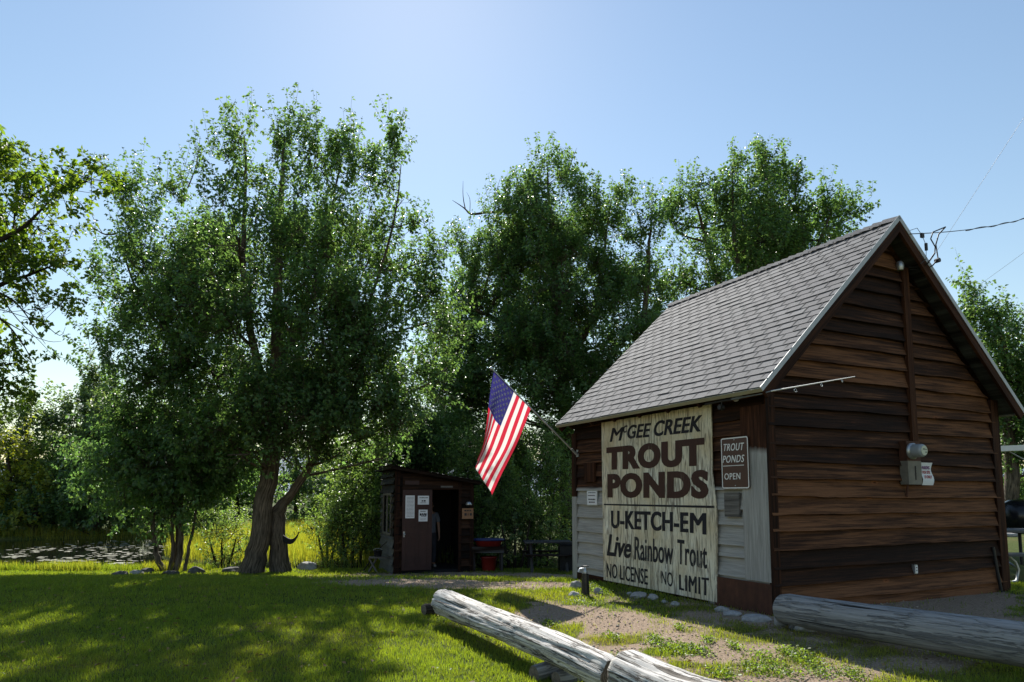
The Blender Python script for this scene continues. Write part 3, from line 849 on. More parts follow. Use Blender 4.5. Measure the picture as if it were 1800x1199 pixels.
# right of the shed
T5 = 24.0
tree('cottonwood_tree', 'green tree peeking out at the right frame edge below the power cable', 'cottonwood trees', terr_pt(atY(1775, 930, T5)[0], T5), T5,
     [([(1780, 905), (1775, 760), (1765, 620), (1745, 540)], [.25, .2, .12, .02]), ([(1775, 740), (1810, 620), (1830, 560)], [.12, .08, .02])],
     [(1708, 525, 18, 26, 0), (1720, 580, 32, 36, 0), (1745, 600, 40, 40, -.2), (1790, 590, 34, 30, .3), (1820, 600, 40, 40, 0), (1740, 660, 50, 45, .2), (1795, 660, 50, 45, -.3), (1850, 650, 50, 60, 0), (1770, 740, 60, 45, 0), (1830, 740, 60, 60, .3), (1785, 800, 50, 35, .4), (1770, 850, 50, 28, .8), (1860, 820, 60, 50, 0), (1800, 880, 50, 24, 1.2)],
     leaf=.12, sub=20, shoots=8, nleaf=26, seed=41, top=2, yellow=.3, spread=.5)

# trees across the pond
def bg_tree(label, x, ytop, wid, ybase, Y, seed, mat='leaf_far', leaf=.19, shape='round', sub=5.5, yellow=.25, name='far_tree', up=.7):
    rr = np.random.default_rng(seed)
    base = terr_pt(atY(x, ybase, Y)[0], Y)
    hpx = ybase - ytop
    bl = []
    nlev = max(4, int(hpx / max(wid * .42, 20)))
    for i in range(nlev):
        f = (i + .5) / nlev
        w = wid * {'round': math.sin(math.pi * (0.12 + .8 * f)) ** .7, 'cone': 1.05 - f, 'bush': (1 - f * .55)}[shape]
        m = 2 if w > wid * .6 else 1
        for j in range(m):
            cx = x + (rr.uniform(-.4, .4) if m == 1 else (j - .5) * 1.0 + rr.uniform(-.15, .15)) * w * .55
            bl.append((cx, ybase - hpx * (.06 + .9 * f), w * (.55 if m == 1 else .42), hpx / nlev * .62, rr.uniform(-.8, .8)))
    return tree(name, label, G_BG, base, Y, [([(x, ybase + 6), (x + 2, ybase - hpx * .45), (x, ytop + hpx * .12)], [.2, .13, .03])], bl,
                leafmat_=mat, bark='bark_dark', leaf=leaf, sub=sub, shoots=8, nleaf=24, seed=seed, top=2, yellow=yellow, spread=.8, slen=(.5, 1.1), up=up, twig=.008)


bg_tree('narrow pointed bright green conifer-like tree across the pond near the left edge', 45, 690, 70, 935, 39, 51, 'leaf_far', shape='cone', yellow=.5)
bg_tree('yellowish bush across the pond at the left frame edge', 15, 765, 120, 935, 36.5, 52, 'leaf_yellow', shape='bush', yellow=.6)
bg_tree('low yellow-green willow across the pond, right of the yellowish bush', 95, 790, 100, 938, 36.8, 53, 'leaf_willow', shape='bush')
bg_tree('tall grey-green tree across the pond, left of the big cottonwood crown', 150, 655, 120, 935, 41, 54, 'leaf_far', sub=5.5)
bg_tree('rounded dark tree across the pond behind the multi-stemmed tree', 215, 700, 120, 935, 38.5, 55, 'leaf_far', sub=5.5)
bg_tree('dark tree across the pond, between the slim stems and the big trunk', 330, 720, 130, 935, 39, 56, 'leaf_far', sub=5.5)
bg_tree('dark green tree beyond the meadow, directly left of the big trunk', 415, 770, 90, 925, 43, 57, 'leaf_cotton')
bg_tree('dark shrubby tree beyond the meadow, just right of the twin trunk', 520, 775, 75, 925, 42, 58, 'leaf_far', shape='bush', yellow=.1)
bg_tree('thin pale tree far beyond the meadow, left of the shack', 585, 845, 40, 925, 46, 59, 'leaf_far', shape='cone', leaf=.14)
bg_tree('rounded green tree filling the gap between the trunk fork and the shack', 620, 800, 70, 930, 44, 64, 'leaf_far')
bg_tree('hazy green tree far beyond the meadow, seen through the trunk fork', 560, 790, 55, 925, 47, 65, 'leaf_far')
bg_tree('bushy bank willow low over the pond at the left, in front of the taller trees', 170, 840, 130, 945, 35.8, 60, 'leaf_cotton', shape='bush')
bg_tree('dark bank shrub low over the pond under the left tree', 60, 850, 130, 947, 35.6, 61, 'leaf_cotton', shape='bush')
bg_tree('dark bank shrub under the multi-stemmed tree across the water', 285, 850, 120, 945, 36.0, 62, 'leaf_cotton', shape='bush')
bg_tree('far left-hand tree beyond the pond, mostly outside the frame', -60, 720, 120, 940, 38, 63, 'leaf_far')

# willow shrubs round the meadow and behind the shack
def shrub(label, x, ybase, w, h, Y, seed, mat='leaf_willow', leaf=.075, dens=16, yellow=.25, up=.55, nleaf=20, group='leafy shrubs behind the shack'):
    rr = np.random.default_rng(seed)
    base = terr_pt(atY(x, ybase, Y)[0], Y)
    bl = []
    n = max(4, int(w * h / 1500))
    for i in range(n):
        fx, fz = rr.uniform(-.5, .5), rr.uniform(.08, .86)
        ww = w * (1 - .45 * fz)
        bl.append((x + fx * ww, ybase - h * fz, w * .22 + 4, h * .15 + 5, rr.uniform(-.7, .7)))
    st = [([(x + dx, ybase + 3), (x + dx * 2.2, ybase - h * .35), (x + dx * 3.2, ybase - h * .75)], [.05, .035, .012]) for dx in (-w * .08, 0, w * .09)]
    return tree('willow_shrub', label, group, base, Y, st, bl, leafmat_=mat, bark='bark_dark', leaf=leaf * 1.15, sub=dens * 1.35, shoots=9, nleaf=int(nleaf * 1.1), seed=seed,
                yellow=yellow, up=up, spread=.5, slen=(.3, .8), aspect=.5, limb=.025, cat='shrub', top=2)


shrub('tall leafy willow left of the shack, beside its window wall', 620, 1000, 100, 150, 20.2, 71, dens=26)
shrub('tall willow reaching above the shack roof at its left', 655, 985, 110, 240, 22.5, 72, dens=26)
shrub('leafy tree-like willow directly above the shack roof', 745, 985, 140, 250, 23.0, 73, dens=21, mat='leaf_cotton', leaf=.09)
shrub('willow right of the shack, behind the hanging flag', 850, 1000, 110, 220, 20.5, 74, dens=26, yellow=.35)
shrub('bright low shrub between the tub stand and the picnic table', 905, 1003, 95, 120, 19.2, 75, dens=50, leaf=.07)
shrub('willow behind the picnic table beside the dark tree trunk', 950, 1000, 90, 200, 20.6, 76, dens=26, yellow=.3)
shrub('willow at the shed corner behind the dark bin', 1005, 995, 60, 170, 22.6, 77, dens=15)
shrub('small bright bush in the reeds left of the big trunk', 390, 1000, 90, 75, 20.4, 78, dens=70, leaf=.06, yellow=.35, group='bushes in the reed meadow')
shrub('thin leafy sapling standing behind the slim stems at the pond', 365, 940, 60, 90, 27.5, 79, dens=14, leaf=.09, yellow=.45, group='bushes in the reed meadow')
shrub('pale green willow bush at the right end of the reed meadow', 575, 985, 70, 75, 21.8, 80, dens=50, leaf=.065, yellow=.3, group='bushes in the reed meadow')
shrub('dark willow between the shack roof and the shed, under the second crown', 800, 960, 120, 190, 25.5, 81, dens=9, mat='leaf_cotton', leaf=.1)
shrub('dark willow far behind the flag and the second trunk', 930, 960, 130, 230, 26.0, 82, dens=9, mat='leaf_cotton', leaf=.1)
shrub('shrub behind the dark tank at the right frame edge', 1790, 925, 90, 110, 27.0, 83, dens=9, mat='leaf_cotton', leaf=.11)
#@@TREES_END

# ------------------------------------------------------------------ grass, reeds, weeds, pads
def blades(P, H, W, rng, lean=.35, bend=.3):
    n = len(P)
    a = rng.uniform(0, 2 * math.pi, n)
    side = np.stack([np.cos(a), np.sin(a), np.zeros(n)], 1) * (W * .5)[:, None]
    b_ = rng.uniform(0, 2 * math.pi, n)
    ln = np.stack([np.cos(b_), np.sin(b_), np.zeros(n)], 1) * (H * np.abs(rng.normal(0, lean, n)))[:, None]
    up = np.stack([np.zeros(n), np.zeros(n), H], 1)
    m = P + up * .55 + ln * .35
    V = np.stack([P - side, P + side, m + side * .75, P + up * (1 - .15 * bend) + ln, m - side * .75], 1).reshape(-1, 3)
    i = np.arange(n)[:, None] * 5
    quad = np.concatenate([i, i + 1, i + 2, i + 4], 1); tri = np.concatenate([i + 4, i + 2, i + 3, i + 3], 1)
    tris = np.concatenate([quad[:, [0, 1, 2]], quad[:, [0, 2, 3]], tri[:, :3]])
    return V, tris


def lawn():
    rng = np.random.default_rng(5)
    Ps = []
    for y0, y1, dens in ((4.2, 6.2, 5200), (6.2, 8.5, 3600), (8.5, 12, 2000), (12, 18.9, 850)):
        xa, xb = -.80 * y1 - .6, min(.80 * y1, 7.5) + .4
        n = int((xb - xa) * (y1 - y0) * dens)
        Ps.append(np.stack([rng.uniform(xa, xb, n), rng.uniform(y0, y1, n)], 1))
    P = np.concatenate(Ps)
    z = terrain(P[:, 0], P[:, 1])
    d, dry = ground_masks(P[:, 0], P[:, 1], z)
    clump = fbm(P[:, 0] * 6, P[:, 1] * 6, 41, 3)
    keep = rng.random(len(P)) > np.clip(d * 1.35 - .04, 0, .985)
    keep &= pond_mask(P[:, 0], P[:, 1]) < .25
    # nothing grows inside the shed
    rel = np.stack([P[:, 0], P[:, 1], z * 0], 1) - SH_C
    s_, t_ = rel @ SH_D1, rel @ SH_D2
    keep &= ~((s_ > .02) & (s_ < SH_L) & (t_ > .02) & (t_ < SH_W))
    P, z, d, dry, clump = P[keep], z[keep], d[keep], dry[keep], clump[keep]
    n = len(P)
    far = sstep((P[:, 1] - 6) / 8)
    H = rng.uniform(.018, .048, n) * (.7 + .9 * clump) * (1 + .25 * far)
    H *= np.where(P[:, 1] > 18.0, 2.4 * (P[:, 0] < -8) + 1, 1)
    W = rng.uniform(.0035, .0065, n) * (1 + 1.5 * far)
    V, T = blades(np.column_stack([P, z - .004]), H, W, rng, .5)
    yl = np.clip(dry * .75 + rng.normal(.18, .18, n) + .35 * (fbm(P[:, 0] * 1.4, P[:, 1] * 1.4, 88) - .5), 0, 1)
    cols = np.stack([rng.random(n) * .6 + clump * .4, yl, d, np.ones(n)], 1).repeat(5, 0)
    o = np_mesh('lawn_grass', V, T, M['grass'], cols=cols)
    tag(o, 'short mown yellow-green lawn grass with worn patches', 'grass', kind='stuff')


def reeds():
    rng = np.random.default_rng(6)
    n = 70000
    P = np.stack([rng.uniform(-17, -1.5, n), rng.uniform(19.3, 36.5, n)], 1)
    P = P[(pond_mask(P[:, 0], P[:, 1]) < .12)]
    q = rng.random(len(P)) < np.clip(1.2 - (P[:, 1] - 19) / 30, .2, 1)
    P = P[q]
    # the far bank fringe
    f = np.stack([rng.uniform(-36, -9, 9000), rng.uniform(34.2, 36.5, 9000)], 1)
    near = np.stack([rng.uniform(-17, -8.6, 9000), rng.uniform(17.9, 18.9, 9000)], 1)
    near = near[fbm(near[:, 0] * 1.1, near[:, 1], 4) > .42]
    H = np.concatenate([rng.uniform(.45, 1.0, len(P)) * (.6 + .7 * fbm(P[:, 0] * .6, P[:, 1] * .6, 12)), rng.uniform(.4, .8, len(f)), rng.uniform(.12, .34, len(near))])
    P = np.concatenate([P, f, near]); n = len(P)
    z = terrain(P[:, 0], P[:, 1])
    W = rng.uniform(.008, .016, n)
    V, T = blades(np.column_stack([P, z - .02]), H, W, rng, .22)
    yl = np.clip(rng.normal(.45, .25, n) + .9 * (fbm(P[:, 0] * .35, P[:, 1] * .35, 15) - .5), 0, 1)
    cols = np.stack([rng.random(n), yl, yl, np.ones(n)], 1).repeat(5, 0)
    o = np_mesh('meadow_reeds', V, T, M['reed'], cols=cols)
    tag(o, 'tall yellow-green reeds and meadow grass round the pond', 'reeds', kind='stuff')


def weeds():
    """broad-leaved green weeds in the bare earth"""
    rng = np.random.default_rng(8)
    spots = [(1160, 1136, 20), (1185, 1142, 30), (1210, 1146, 22), (1235, 1150, 16), (1150, 1128, 12), (1340, 1160, 26), (1400, 1155, 24), (1412, 1162, 30), (1385, 1150, 14), (1440, 1185, 26), (1370, 1185, 30), (1325, 1180, 26),
             (1195, 1108, 10), (1245, 1130, 10), (1290, 1140, 14), (1075, 1125, 16), (965, 1100, 14), (1270, 1190, 20), (1050, 1040, 14), (1062, 1046, 10), (1500, 1190, 22), (1022, 1062, 26), (1045, 1030, 14), (1090, 1160, 10)]
    P = []
    for x, y, r in spots:
        c = at(x, y); s = r * c[1] / 1212
        m = int(40 + r * 9)
        a = rng.normal(0, 1, (m, 2)) * s * .55
        P.append(np.column_stack([c[0] + a[:, 0], c[1] + a[:, 1] * 1.9, rng.uniform(.0, .05, m)]))
    m = 2600
    q = np.stack([rng.uniform(-7, 1.0, m), rng.uniform(4.6, 12, m)], 1); q = q[fbm(q[:, 0] * 1.3, q[:, 1] * 1.3, 61) > .55]
    P.append(np.column_stack([q, rng.uniform(.02, .05, len(q))]))
    P = np.concatenate(P); n = len(P)
    P[:, 2] += terrain(P[:, 0], P[:, 1])
    A = np.stack([rng.normal(0, 1, n), rng.normal(0, 1, n), rng.uniform(.1, 1, n)], 1)
    N = np.stack([rng.normal(0, .4, n), rng.normal(0, .4, n), np.ones(n)], 1)
    V, T = leaves(P, A, N, .024, rng, .7)
    cols = np.stack([rng.random(n), rng.uniform(0, .4, n), rng.random(n), np.ones(n)], 1).repeat(4, 0)
    o = np_mesh('weed_patches', V, T, M['leaf_maple'], cols=cols)
    tag(o, 'patches of low green broad-leaved weeds in the bare earth', 'weeds', kind='stuff')


def gravel():
    rng = np.random.default_rng(19)
    q = np.stack([rng.uniform(-3, 5, 60000), rng.uniform(4.8, 16, 60000)], 1)
    z = terrain(q[:, 0], q[:, 1]); d, _ = ground_masks(q[:, 0], q[:, 1], z)
    k = (rng.random(len(q)) < np.clip(d - .35, 0, 1) * .55); q, z = q[k], z[k]; n = len(q)
    bV, bF = ico(0)
    r_ = rng.uniform(.004, .012, n) * np.where(rng.random(n) < .06, 2.2, 1)
    V = bV[None] * r_[:, None, None] * rng.uniform(.55, 1.2, (n, 12, 1)) * np.array([1, 1, .6]) + np.column_stack([q, z + .004])[:, None]
    Fc = (bF[None] + (np.arange(n) * 12)[:, None, None]).reshape(-1, 3)
    o = np_mesh('gravel', V.reshape(-1, 3), Fc, simple('path_gravel', (0.30, 0.25, 0.20), .9, .45, 3))
    tag(o, 'small loose gravel scattered over the bare earth', 'gravel', kind='stuff')
    # fallen leaves
    m = 900
    q = np.stack([rng.uniform(-9, 4.5, m), rng.uniform(4.6, 17, m)], 1)
    P = np.column_stack([q, terrain(q[:, 0], q[:, 1]) + .03])
    A = np.stack([rng.normal(0, 1, m), rng.normal(0, 1, m), rng.normal(0, .25, m)], 1); N = np.stack([rng.normal(0, .35, m), rng.normal(0, .35, m), np.ones(m)], 1)
    V, T = leaves(P, A, N, .05, rng, .7)
    cols = np.stack([rng.random(m), rng.uniform(.5, 1, m), rng.random(m), np.ones(m)], 1).repeat(4, 0)
    o = np_mesh('leaf_litter', V, T, leafmat('fallen_leaf', (.10, .075, .03), (.22, .15, .06), (.2, .15, .05), .2, .7, .2), cols=cols)
    tag(o, 'scattered dry fallen leaves on the lawn and path', 'leaf litter', kind='stuff')


def pads():
    rng = np.random.default_rng(9)
    V, Fs, k = [], [], 0
    centres = [(200, 955, 60), (250, 962, 90), (180, 975, 60), (120, 985, 60), (220, 990, 40), (100, 965, 60), (260, 975, 40), (20, 978, 30), (60, 968, 30), (160, 962, 80), (110, 984, 40), (205, 972, 50)]
    for cx, cy, w in centres:
        for _ in range(32):
            x, y = cx + rng.normal(0, w * .5), cy + rng.normal(0, 3.0)
            if y < 950 or y > 995: continue
            p = gnd(x, y, WATER_Z + .006)
            if pond_mask(p[0], p[1]) < .8: continue
            r = rng.uniform(.03, .11); e = rng.uniform(1, 1.6)
            ph = rng.uniform(0, 6)
            for q in range(9):
                a = 2 * math.pi * q / 9
                rr = r * rng.uniform(.8, 1.1)
                V.append((p[0] + math.cos(a) * rr * e, p[1] + math.sin(a) * rr, WATER_Z + .006 + rng.uniform(0, .006)))
            Fs.append([k + q for q in range(9)]); k += 9
    o = np_mesh('floating_pads', np.array(V), np.array(Fs), M['pad'])
    tag(o, 'pale lily pads and scum floating on the dark pond', 'lily pads', kind='stuff')


# ------------------------------------------------------------------ the shed
UP = np.array([0, 0, 1.0])
SH_C = gnd(1357, 1080)
SH_D1 = np.array([-.489, 1.005, 0]); SH_D1 /= np.linalg.norm(SH_D1)       # along the front wall, away
SH_D2 = np.array([SH_D1[1], -SH_D1[0], 0])                                 # along the gable wall, to the right
SH_N1 = -SH_D2                                                             # front wall faces this way
SH_L, SH_W = 4.26, 4.47
ZE, ZR, OH = 2.545, 4.998, .337          # top of roof at the eave, at the ridge, overhang
SLOPE = (ZR - ZE) / (SH_W / 2 + OH)
FO, BO = .27, .06                        # overhang beyond the gable walls
ZB = -.06


def fr(x, y, off=0.0):
    """photo point on the front wall -> (distance from left corner, z)"""
    p = on_plane(x, y, SH_C + SH_N1 * off, SH_N1)
    return SH_L - float((p - SH_C) @ SH_D1), float(p[2])


def ga(x, y, off=0.0):
    p = on_plane(x, y, SH_C - SH_D1 * off, SH_D1)
    return float((p - SH_C) @ SH_D2), float(p[2])


# front frame: x from the left corner to the right, y up, z outwards
FRO = SH_C + SH_D1 * SH_L; FRX = -SH_D1
# gable frame: x to the right, y up, z outwards (towards the camera)
GAO = SH_C; GAX = SH_D2; GAZ = -SH_D1


def roof_under(t):
    return min(ZE + SLOPE * (t + OH), ZE + SLOPE * (SH_W - t + OH)) - .2


def siding(mb, O, ex, ez, length, rows, rng, clip=None, breaks=(), grey=None, seed=0, thick=.068):
    """lapped rough-sawn boards with wavy edges"""
    for ri, (z0, z1) in enumerate(rows):
        cuts = [0.0] + [q for q in breaks if 0 < q < length and z0 > 1.62] + [length]
        for ci in range(len(cuts) - 1):
            a, bb = cuts[ci] + (.004 if ci else 0), cuts[ci + 1]
            dz = rng.uniform(-.015, .015) if ci else 0
            tone = rng.random()
            sl = rng.normal(0, .006)
            n = max(3, int((bb - a) / .07))
            ss = np.linspace(a, bb, n)
            ou = rng.uniform(0, 30)
            amp = rng.uniform(.007, .024)
            wav = amp * 2 * (fbm(ss * 1.6 + ou, ss * 0 + ri * 3.1, seed) - .5) + .008 * (fbm(ss * 7 + ou, ss * 0 + ri, seed + 5) - .5)
            bow = .010 * (fbm(ss * 1.1 + ou * 2, ss * 0, seed + 9) - .5)
            vs, uvs, cl = [], [], []
            for j, s in enumerate(ss):
                zb = z0 + wav[j] + dz + sl * (s - a); zt = z1 + .03
                if clip is not None:
                    lim = clip(s); zb, zt = min(zb, lim), min(zt, lim)
                o_ = thick + bow[j]
                for (z, off) in ((zb, .0), (zb, o_), (zb + (zt - zb) * .5, o_ * .5), (zt, .002)):
                    vs.append(O + ex * s + UP * z + ez * off)
                    uvs.append((s + ou, z + ou * .7))
                    g = grey(s, z) if grey else 0.0
                    cl.append((tone, g, .5))
            fs = []
            for j in range(n - 1):
                for k in range(3):
                    fs.append((j * 4 + k, (j + 1) * 4 + k, (j + 1) * 4 + k + 1, j * 4 + k + 1))
            mb.add(vs, fs, cl, uvs)


def rows_between(z0, z1, h, rng, var=.035):
    out, z = [], z0
    while z < z1:
        q = h + rng.uniform(-var, var)
        out.append((z, min(z + q, z1 + .3)))
        z += q
    return out


shed = thing('wooden_shed', 'dark brown clapboard shed with a steep grey shingled roof and a large painted sign', 'shed', SH_C + SH_D1 * SH_L / 2 + SH_D2 * SH_W / 2)
rng = np.random.default_rng(100); random.seed(100)
mb = MB()
siding(mb, FRO, FRX, SH_N1, SH_L, rows_between(ZB, 2.5, .205, rng, .03), rng, thick=.056, grey=lambda s, z: 1.0 - sstep((z - 1.32) / .25), seed=3)
mb.build('front_wall', M['siding'], shed)
mb = MB()
siding(mb, GAO, GAX, GAZ, SH_W, rows_between(ZB, 5.0, .2, rng), rng, clip=roof_under, breaks=(2.60,), seed=4)
mb.build('gable_wall', M['siding'], shed)
mb = MB()
siding(mb, SH_C + SH_D1 * SH_L + SH_D2 * SH_W, -SH_D2, SH_D1, SH_W, rows_between(ZB, 5.0, .2, rng), rng, clip=lambda s: roof_under(SH_W - s), seed=5)
siding(mb, SH_C + SH_D2 * SH_W, SH_D1, SH_D2, SH_L, rows_between(ZB, 2.5, .2, rng), rng, seed=6)
mb.build('rear_wall', M['siding'], shed)
mb = MB()   # inner lining so no light passes between boards
I0 = SH_C + SH_D1 * .02 + SH_D2 * .02
pts = [(0, ZB), (SH_W - .04, ZB), (SH_W - .04, 2.62), (SH_W / 2 - .02, ZR - .26), (0, 2.62)]
A = [I0 + SH_D2 * p + UP * z for p, z in pts]; B = [q + SH_D1 * (SH_L - .04) for q in A]
mb.add(A + B, [tuple(range(5)), tuple(range(9, 4, -1))] + [(i, (i + 1) % 5, 5 + (i + 1) % 5, 5 + i) for i in range(5)])
mb.build('wall_frame', M['dark'], shed)
# corner boards
mb = MB()
mb.box(GAO, GAX, UP, GAZ, (-.045, ZB, .036), (.10, 2.72, .06), (.35, 0, 0), grain=1)
mb.build('corner_board', M['trim_brown'], shed)
mb = MB()
xa = fr(1313, 900)[0]; xb = SH_L + .034
for z0, z1, g in ((.36, 1.30, 1.0), (1.30, 1.75, .75), (1.75, 2.36, 0.2)):
    pass
n = 10; zs = np.linspace(.36, 2.4, n + 1)
for j in range(n):
    zc = (zs[j] + zs[j + 1]) / 2
    vs = [FRO + FRX * x + UP * z + SH_N1 * o for x, z, o in ((xa, zs[j], .062), (xb + .02, zs[j], .062), (xb + .02, zs[j + 1], .062), (xa, zs[j + 1], .062), (xa, zs[j], .036), (xa, zs[j + 1], .036), (xb + .02, zs[j], .036), (xb + .02, zs[j + 1], .036))]
    gz = [1 - sstep((z - 1.62) / .5) for z in (zs[j], zs[j], zs[j + 1], zs[j + 1], zs[j], zs[j + 1], zs[j], zs[j + 1])]
    uvs = [(z + 3, x) for x, z in ((0, zs[j]), (.2, zs[j]), (.2, zs[j + 1]), (0, zs[j + 1]), (0, zs[j]), (0, zs[j + 1]), (.22, zs[j]), (.22, zs[j + 1]))]
    mb.add(vs, [(0, 1, 2, 3), (4, 0, 3, 5), (1, 6, 7, 2)], [(.5, float(g), .5) for g in gz], uvs)
mb.build('corner_board', M['trim_brown'], shed)['label'] = 'wide corner board, brown above and bleached grey below'
mb = MB(); mb.box(FRO, FRX, UP, SH_N1, (-.02, ZB, .036), (.12, 1.32, .06), (.4, 1, 0), grain=1); mb.box(FRO, FRX, UP, SH_N1, (-.02, 1.32, .036), (.12, 2.4, .061), (.4, 0.1, 0), grain=1)
mb.build('corner_board', M['trim_brown'], shed)['label'] = 'narrow corner board at the far end of the front wall'
mb = MB(); mb.box(GAO, GAX, UP, GAZ, (SH_W - .1, ZB - .1, .036), (SH_W + .08, 2.72, .066), (.5, 0, 0), grain=1)
mb.box(GAO, GAX, UP, GAZ, (SH_W + .034, ZB - .1, -.1), (SH_W + .08, 2.6, .036), (.5, 0, 0), grain=1)
mb.build('corner_board', M['trim_brown'], shed)['label'] = 'corner board at the right end of the gable wall'
t0 = ga(1577, 480)[0]
mb = MB(); mb.box(GAO, GAX, UP, GAZ, (t0, 2.06, .036), (t0 + .115, 4.42, .085), (.62, 0, 0), grain=1)
mb.build('vertical_batten', M['trim_brown'], shed)
mb = MB()
mb.box(FRO, FRX, UP, SH_N1, (fr(1263, 1020)[0], -.02, .068), (SH_L + .075, .345, .074), (.5, 0, 0))
mb.build('rusty_base_sheet', M['rust'], shed)
mb = MB()  # dark plank strip under the sign
mb.box(FRO, FRX, UP, SH_N1, (.1, ZB, .036), (SH_L - 1.0, .06, .058), (.3, 0, 0))
mb.build('sill_board', M['trim_brown'], shed)
mb = MB(); mb.tube([GAO + GAX * 4.2 + UP * .62 + GAZ * .06, GAO + GAX * 4.24 + UP * .3 + GAZ * .07, GAO + GAX * 4.3 - UP * .04 + GAZ * .08], .022, n=8)
mb.build('drain_pipe', M['black_metal'], shed)
# patch boards
for (x0, y0, x1, y1, mt, g) in ((1033, 815, 1052, 847, 'trim_brown', 0), (1281, 866, 1308, 909, 'grey_wood', 0)):
    (a0, z1), (a1, z0) = fr(x0, y0), fr(x1, y1)
    mb = MB(); mb.box(FRO, FRX, UP, SH_N1, (a0, z0, .045), (a1, z1, .078), (.5, g, 0), grain=1 if mt == 'trim_brown' else 0)
    mb.build('patch_board', M[mt], shed)

# roof
def slope_pt(side, s, q, off=0.0):
    """s along the ridge from the front rake, q from eave up the slope (m), off normal"""
    run = q / math.sqrt(1 + SLOPE ** 2)
    nz = 1 / math.sqrt(1 + SLOPE ** 2); nt = -SLOPE * nz
    t = -OH + run + nt * off; z = ZE + SLOPE * run + nz * off
    if side: t = SH_W - t
    return SH_C + SH_D1 * (s - FO) + SH_D2 * t + UP * z


SLEN = (SH_W / 2 + OH) * math.sqrt(1 + SLOPE ** 2)
RLEN = SH_L + FO + BO
roof = None
mb = MB()
for side in (0, 1):
    P = [slope_pt(side, s, q, o) for o in (-.035, -.012) for s, q in ((0.01, .01), (RLEN - .01, .01), (RLEN - .01, SLEN), (.01, SLEN))]
    mb.add(P, [(0, 3, 2, 1), (4, 5, 6, 7), (0, 1, 5, 4), (1, 2, 6, 5), (2, 3, 7, 6), (3, 0, 4, 7)])
roof = mb.build('roof', M['shack_wood'], shed)
mb = MB(); rr = np.random.default_rng(7)
EXP = .137
nrow = int(SLEN / EXP)
for side in (0, 1):
    for i in range(nrow + 1):
        q0 = i * EXP + rr.normal(0, .0015)
        s = -.02 - .118 * (i % 2) - rr.uniform(0, .03)
        while s < RLEN:
            w = .235 + rr.normal(0, .004)
            a, bb = max(s + .0045, -.012), min(s + w - .0045, RLEN + .01)
            if bb - a > .02:
                tone = float(np.clip(rr.normal(.5, .22), 0, 1))
                dq = rr.normal(0, .0025); lift = rr.choice([.009, .011, .014]) + abs(rr.normal(0, .002))
                q1 = min(q0 + EXP + .05, SLEN)
                lo = [slope_pt(side, a, q0 + dq, lift), slope_pt(side, bb, q0 + dq + rr.normal(0, .001), lift)]
                hi = [slope_pt(side, bb, q1, .001), slope_pt(side, a, q1, .001)]
                un = [slope_pt(side, a, q0 + dq + .002, -.010), slope_pt(side, bb, q0 + dq + .002, -.010)]
                mb.add(lo + hi + un, [(0, 1, 2, 3), (4, 5, 1, 0)], (tone, 0, 0))
                if bb < RLEN - .02:   # dark strip painting in the shadow of the slot between two tabs
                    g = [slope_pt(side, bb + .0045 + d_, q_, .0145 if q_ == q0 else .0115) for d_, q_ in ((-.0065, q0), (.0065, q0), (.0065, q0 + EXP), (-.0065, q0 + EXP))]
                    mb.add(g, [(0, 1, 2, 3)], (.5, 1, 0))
            s += w
    # ridge caps
for i in range(int(RLEN / .135) + 1):
    s0 = i * .142 - .01
    if s0 > RLEN - .05: break
    s1 = min(s0 + .2, RLEN + .01)
    lf = .034 + rr.uniform(0, .012)
    tone = float(np.clip(rr.normal(.45, .2), 0, 1))
    z1 = .012
    V_ = []
    for s, o in ((s0, z1), (s1, lf)):
        for sd, q in ((0, SLEN - .14), (0, SLEN - .02), (1, SLEN - .02), (1, SLEN - .14)):
            V_.append(slope_pt(sd, s, q, o))
    V_ += [v - UP * .02 for v in V_[4:8]]
    mb.add(V_, [(0, 4, 5, 1), (1, 5, 6, 2), (2, 6, 7, 3), (4, 8, 9, 5), (5, 9, 10, 6), (6, 10, 11, 7)], (tone, 0, 0))
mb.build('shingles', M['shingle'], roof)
# rake boards, drip edges, rafter tails
for end, nm in ((0, 'front'), (1, 'rear')):
    s0, s1 = (-.012, .026) if end == 0 else (RLEN - .026, RLEN + .012)
    mb = MB()
    for side in (0, 1):
        P = [slope_pt(side, s, q, o) for s in (s0, s1) for q, o in ((.0, -.21), (SLEN + .14, -.21), (SLEN, -.037), (.0, -.037))]
        if True:
            # meet at the ridge without overlapping: cut on the ridge plane
            def cut(q, o, s, side=side):
                p = slope_pt(side, s, q, o); t = (p - SH_C) @ SH_D2
                m = SH_W / 2
                over = (t - m) if side == 0 else (m - t)
                if over > 0: p = slope_pt(side, s, q - over * math.sqrt(1 + SLOPE ** 2), o)
                return p
            P = [cut(q, o, s) for s in (s0, s1) for q, o in ((.0, -.155), (SLEN + .3, -.155), (SLEN + .3, -.037), (.0, -.037))]
        col = (.65, 0, 0) if side else (.45, 0, 0)  # left board's tone is darkened, its shade put into the colour
        mb.add(P, [(0, 1, 2, 3), (7, 6, 5, 4), (0, 4, 5, 1), (2, 6, 7, 3), (1, 5, 6, 2), (3, 7, 4, 0)], col,
               [(q, o) for s in (0, .03) for q, o in ((0, 0), (3.4, 0), (3.4, .17), (0, .17))])
    mb.build('rake_board', M['trim_brown'], roof)
mb = MB()
for side in (0, 1):
    ss = (-.02, -.014)
    P = [slope_pt(side, s, q, o) for s in ss for q, o in ((-.012, -.045), (SLEN, -.045), (SLEN, .012), (-.012, .012))]
    mb.add(P, [(0, 1, 2, 3), (7, 6, 5, 4), (0, 4, 5, 1), (2, 6, 7, 3), (3, 7, 4, 0)])
mb.build('drip_edge', M['drip'], roof)['label'] = 'pale metal drip edge along the front rake'
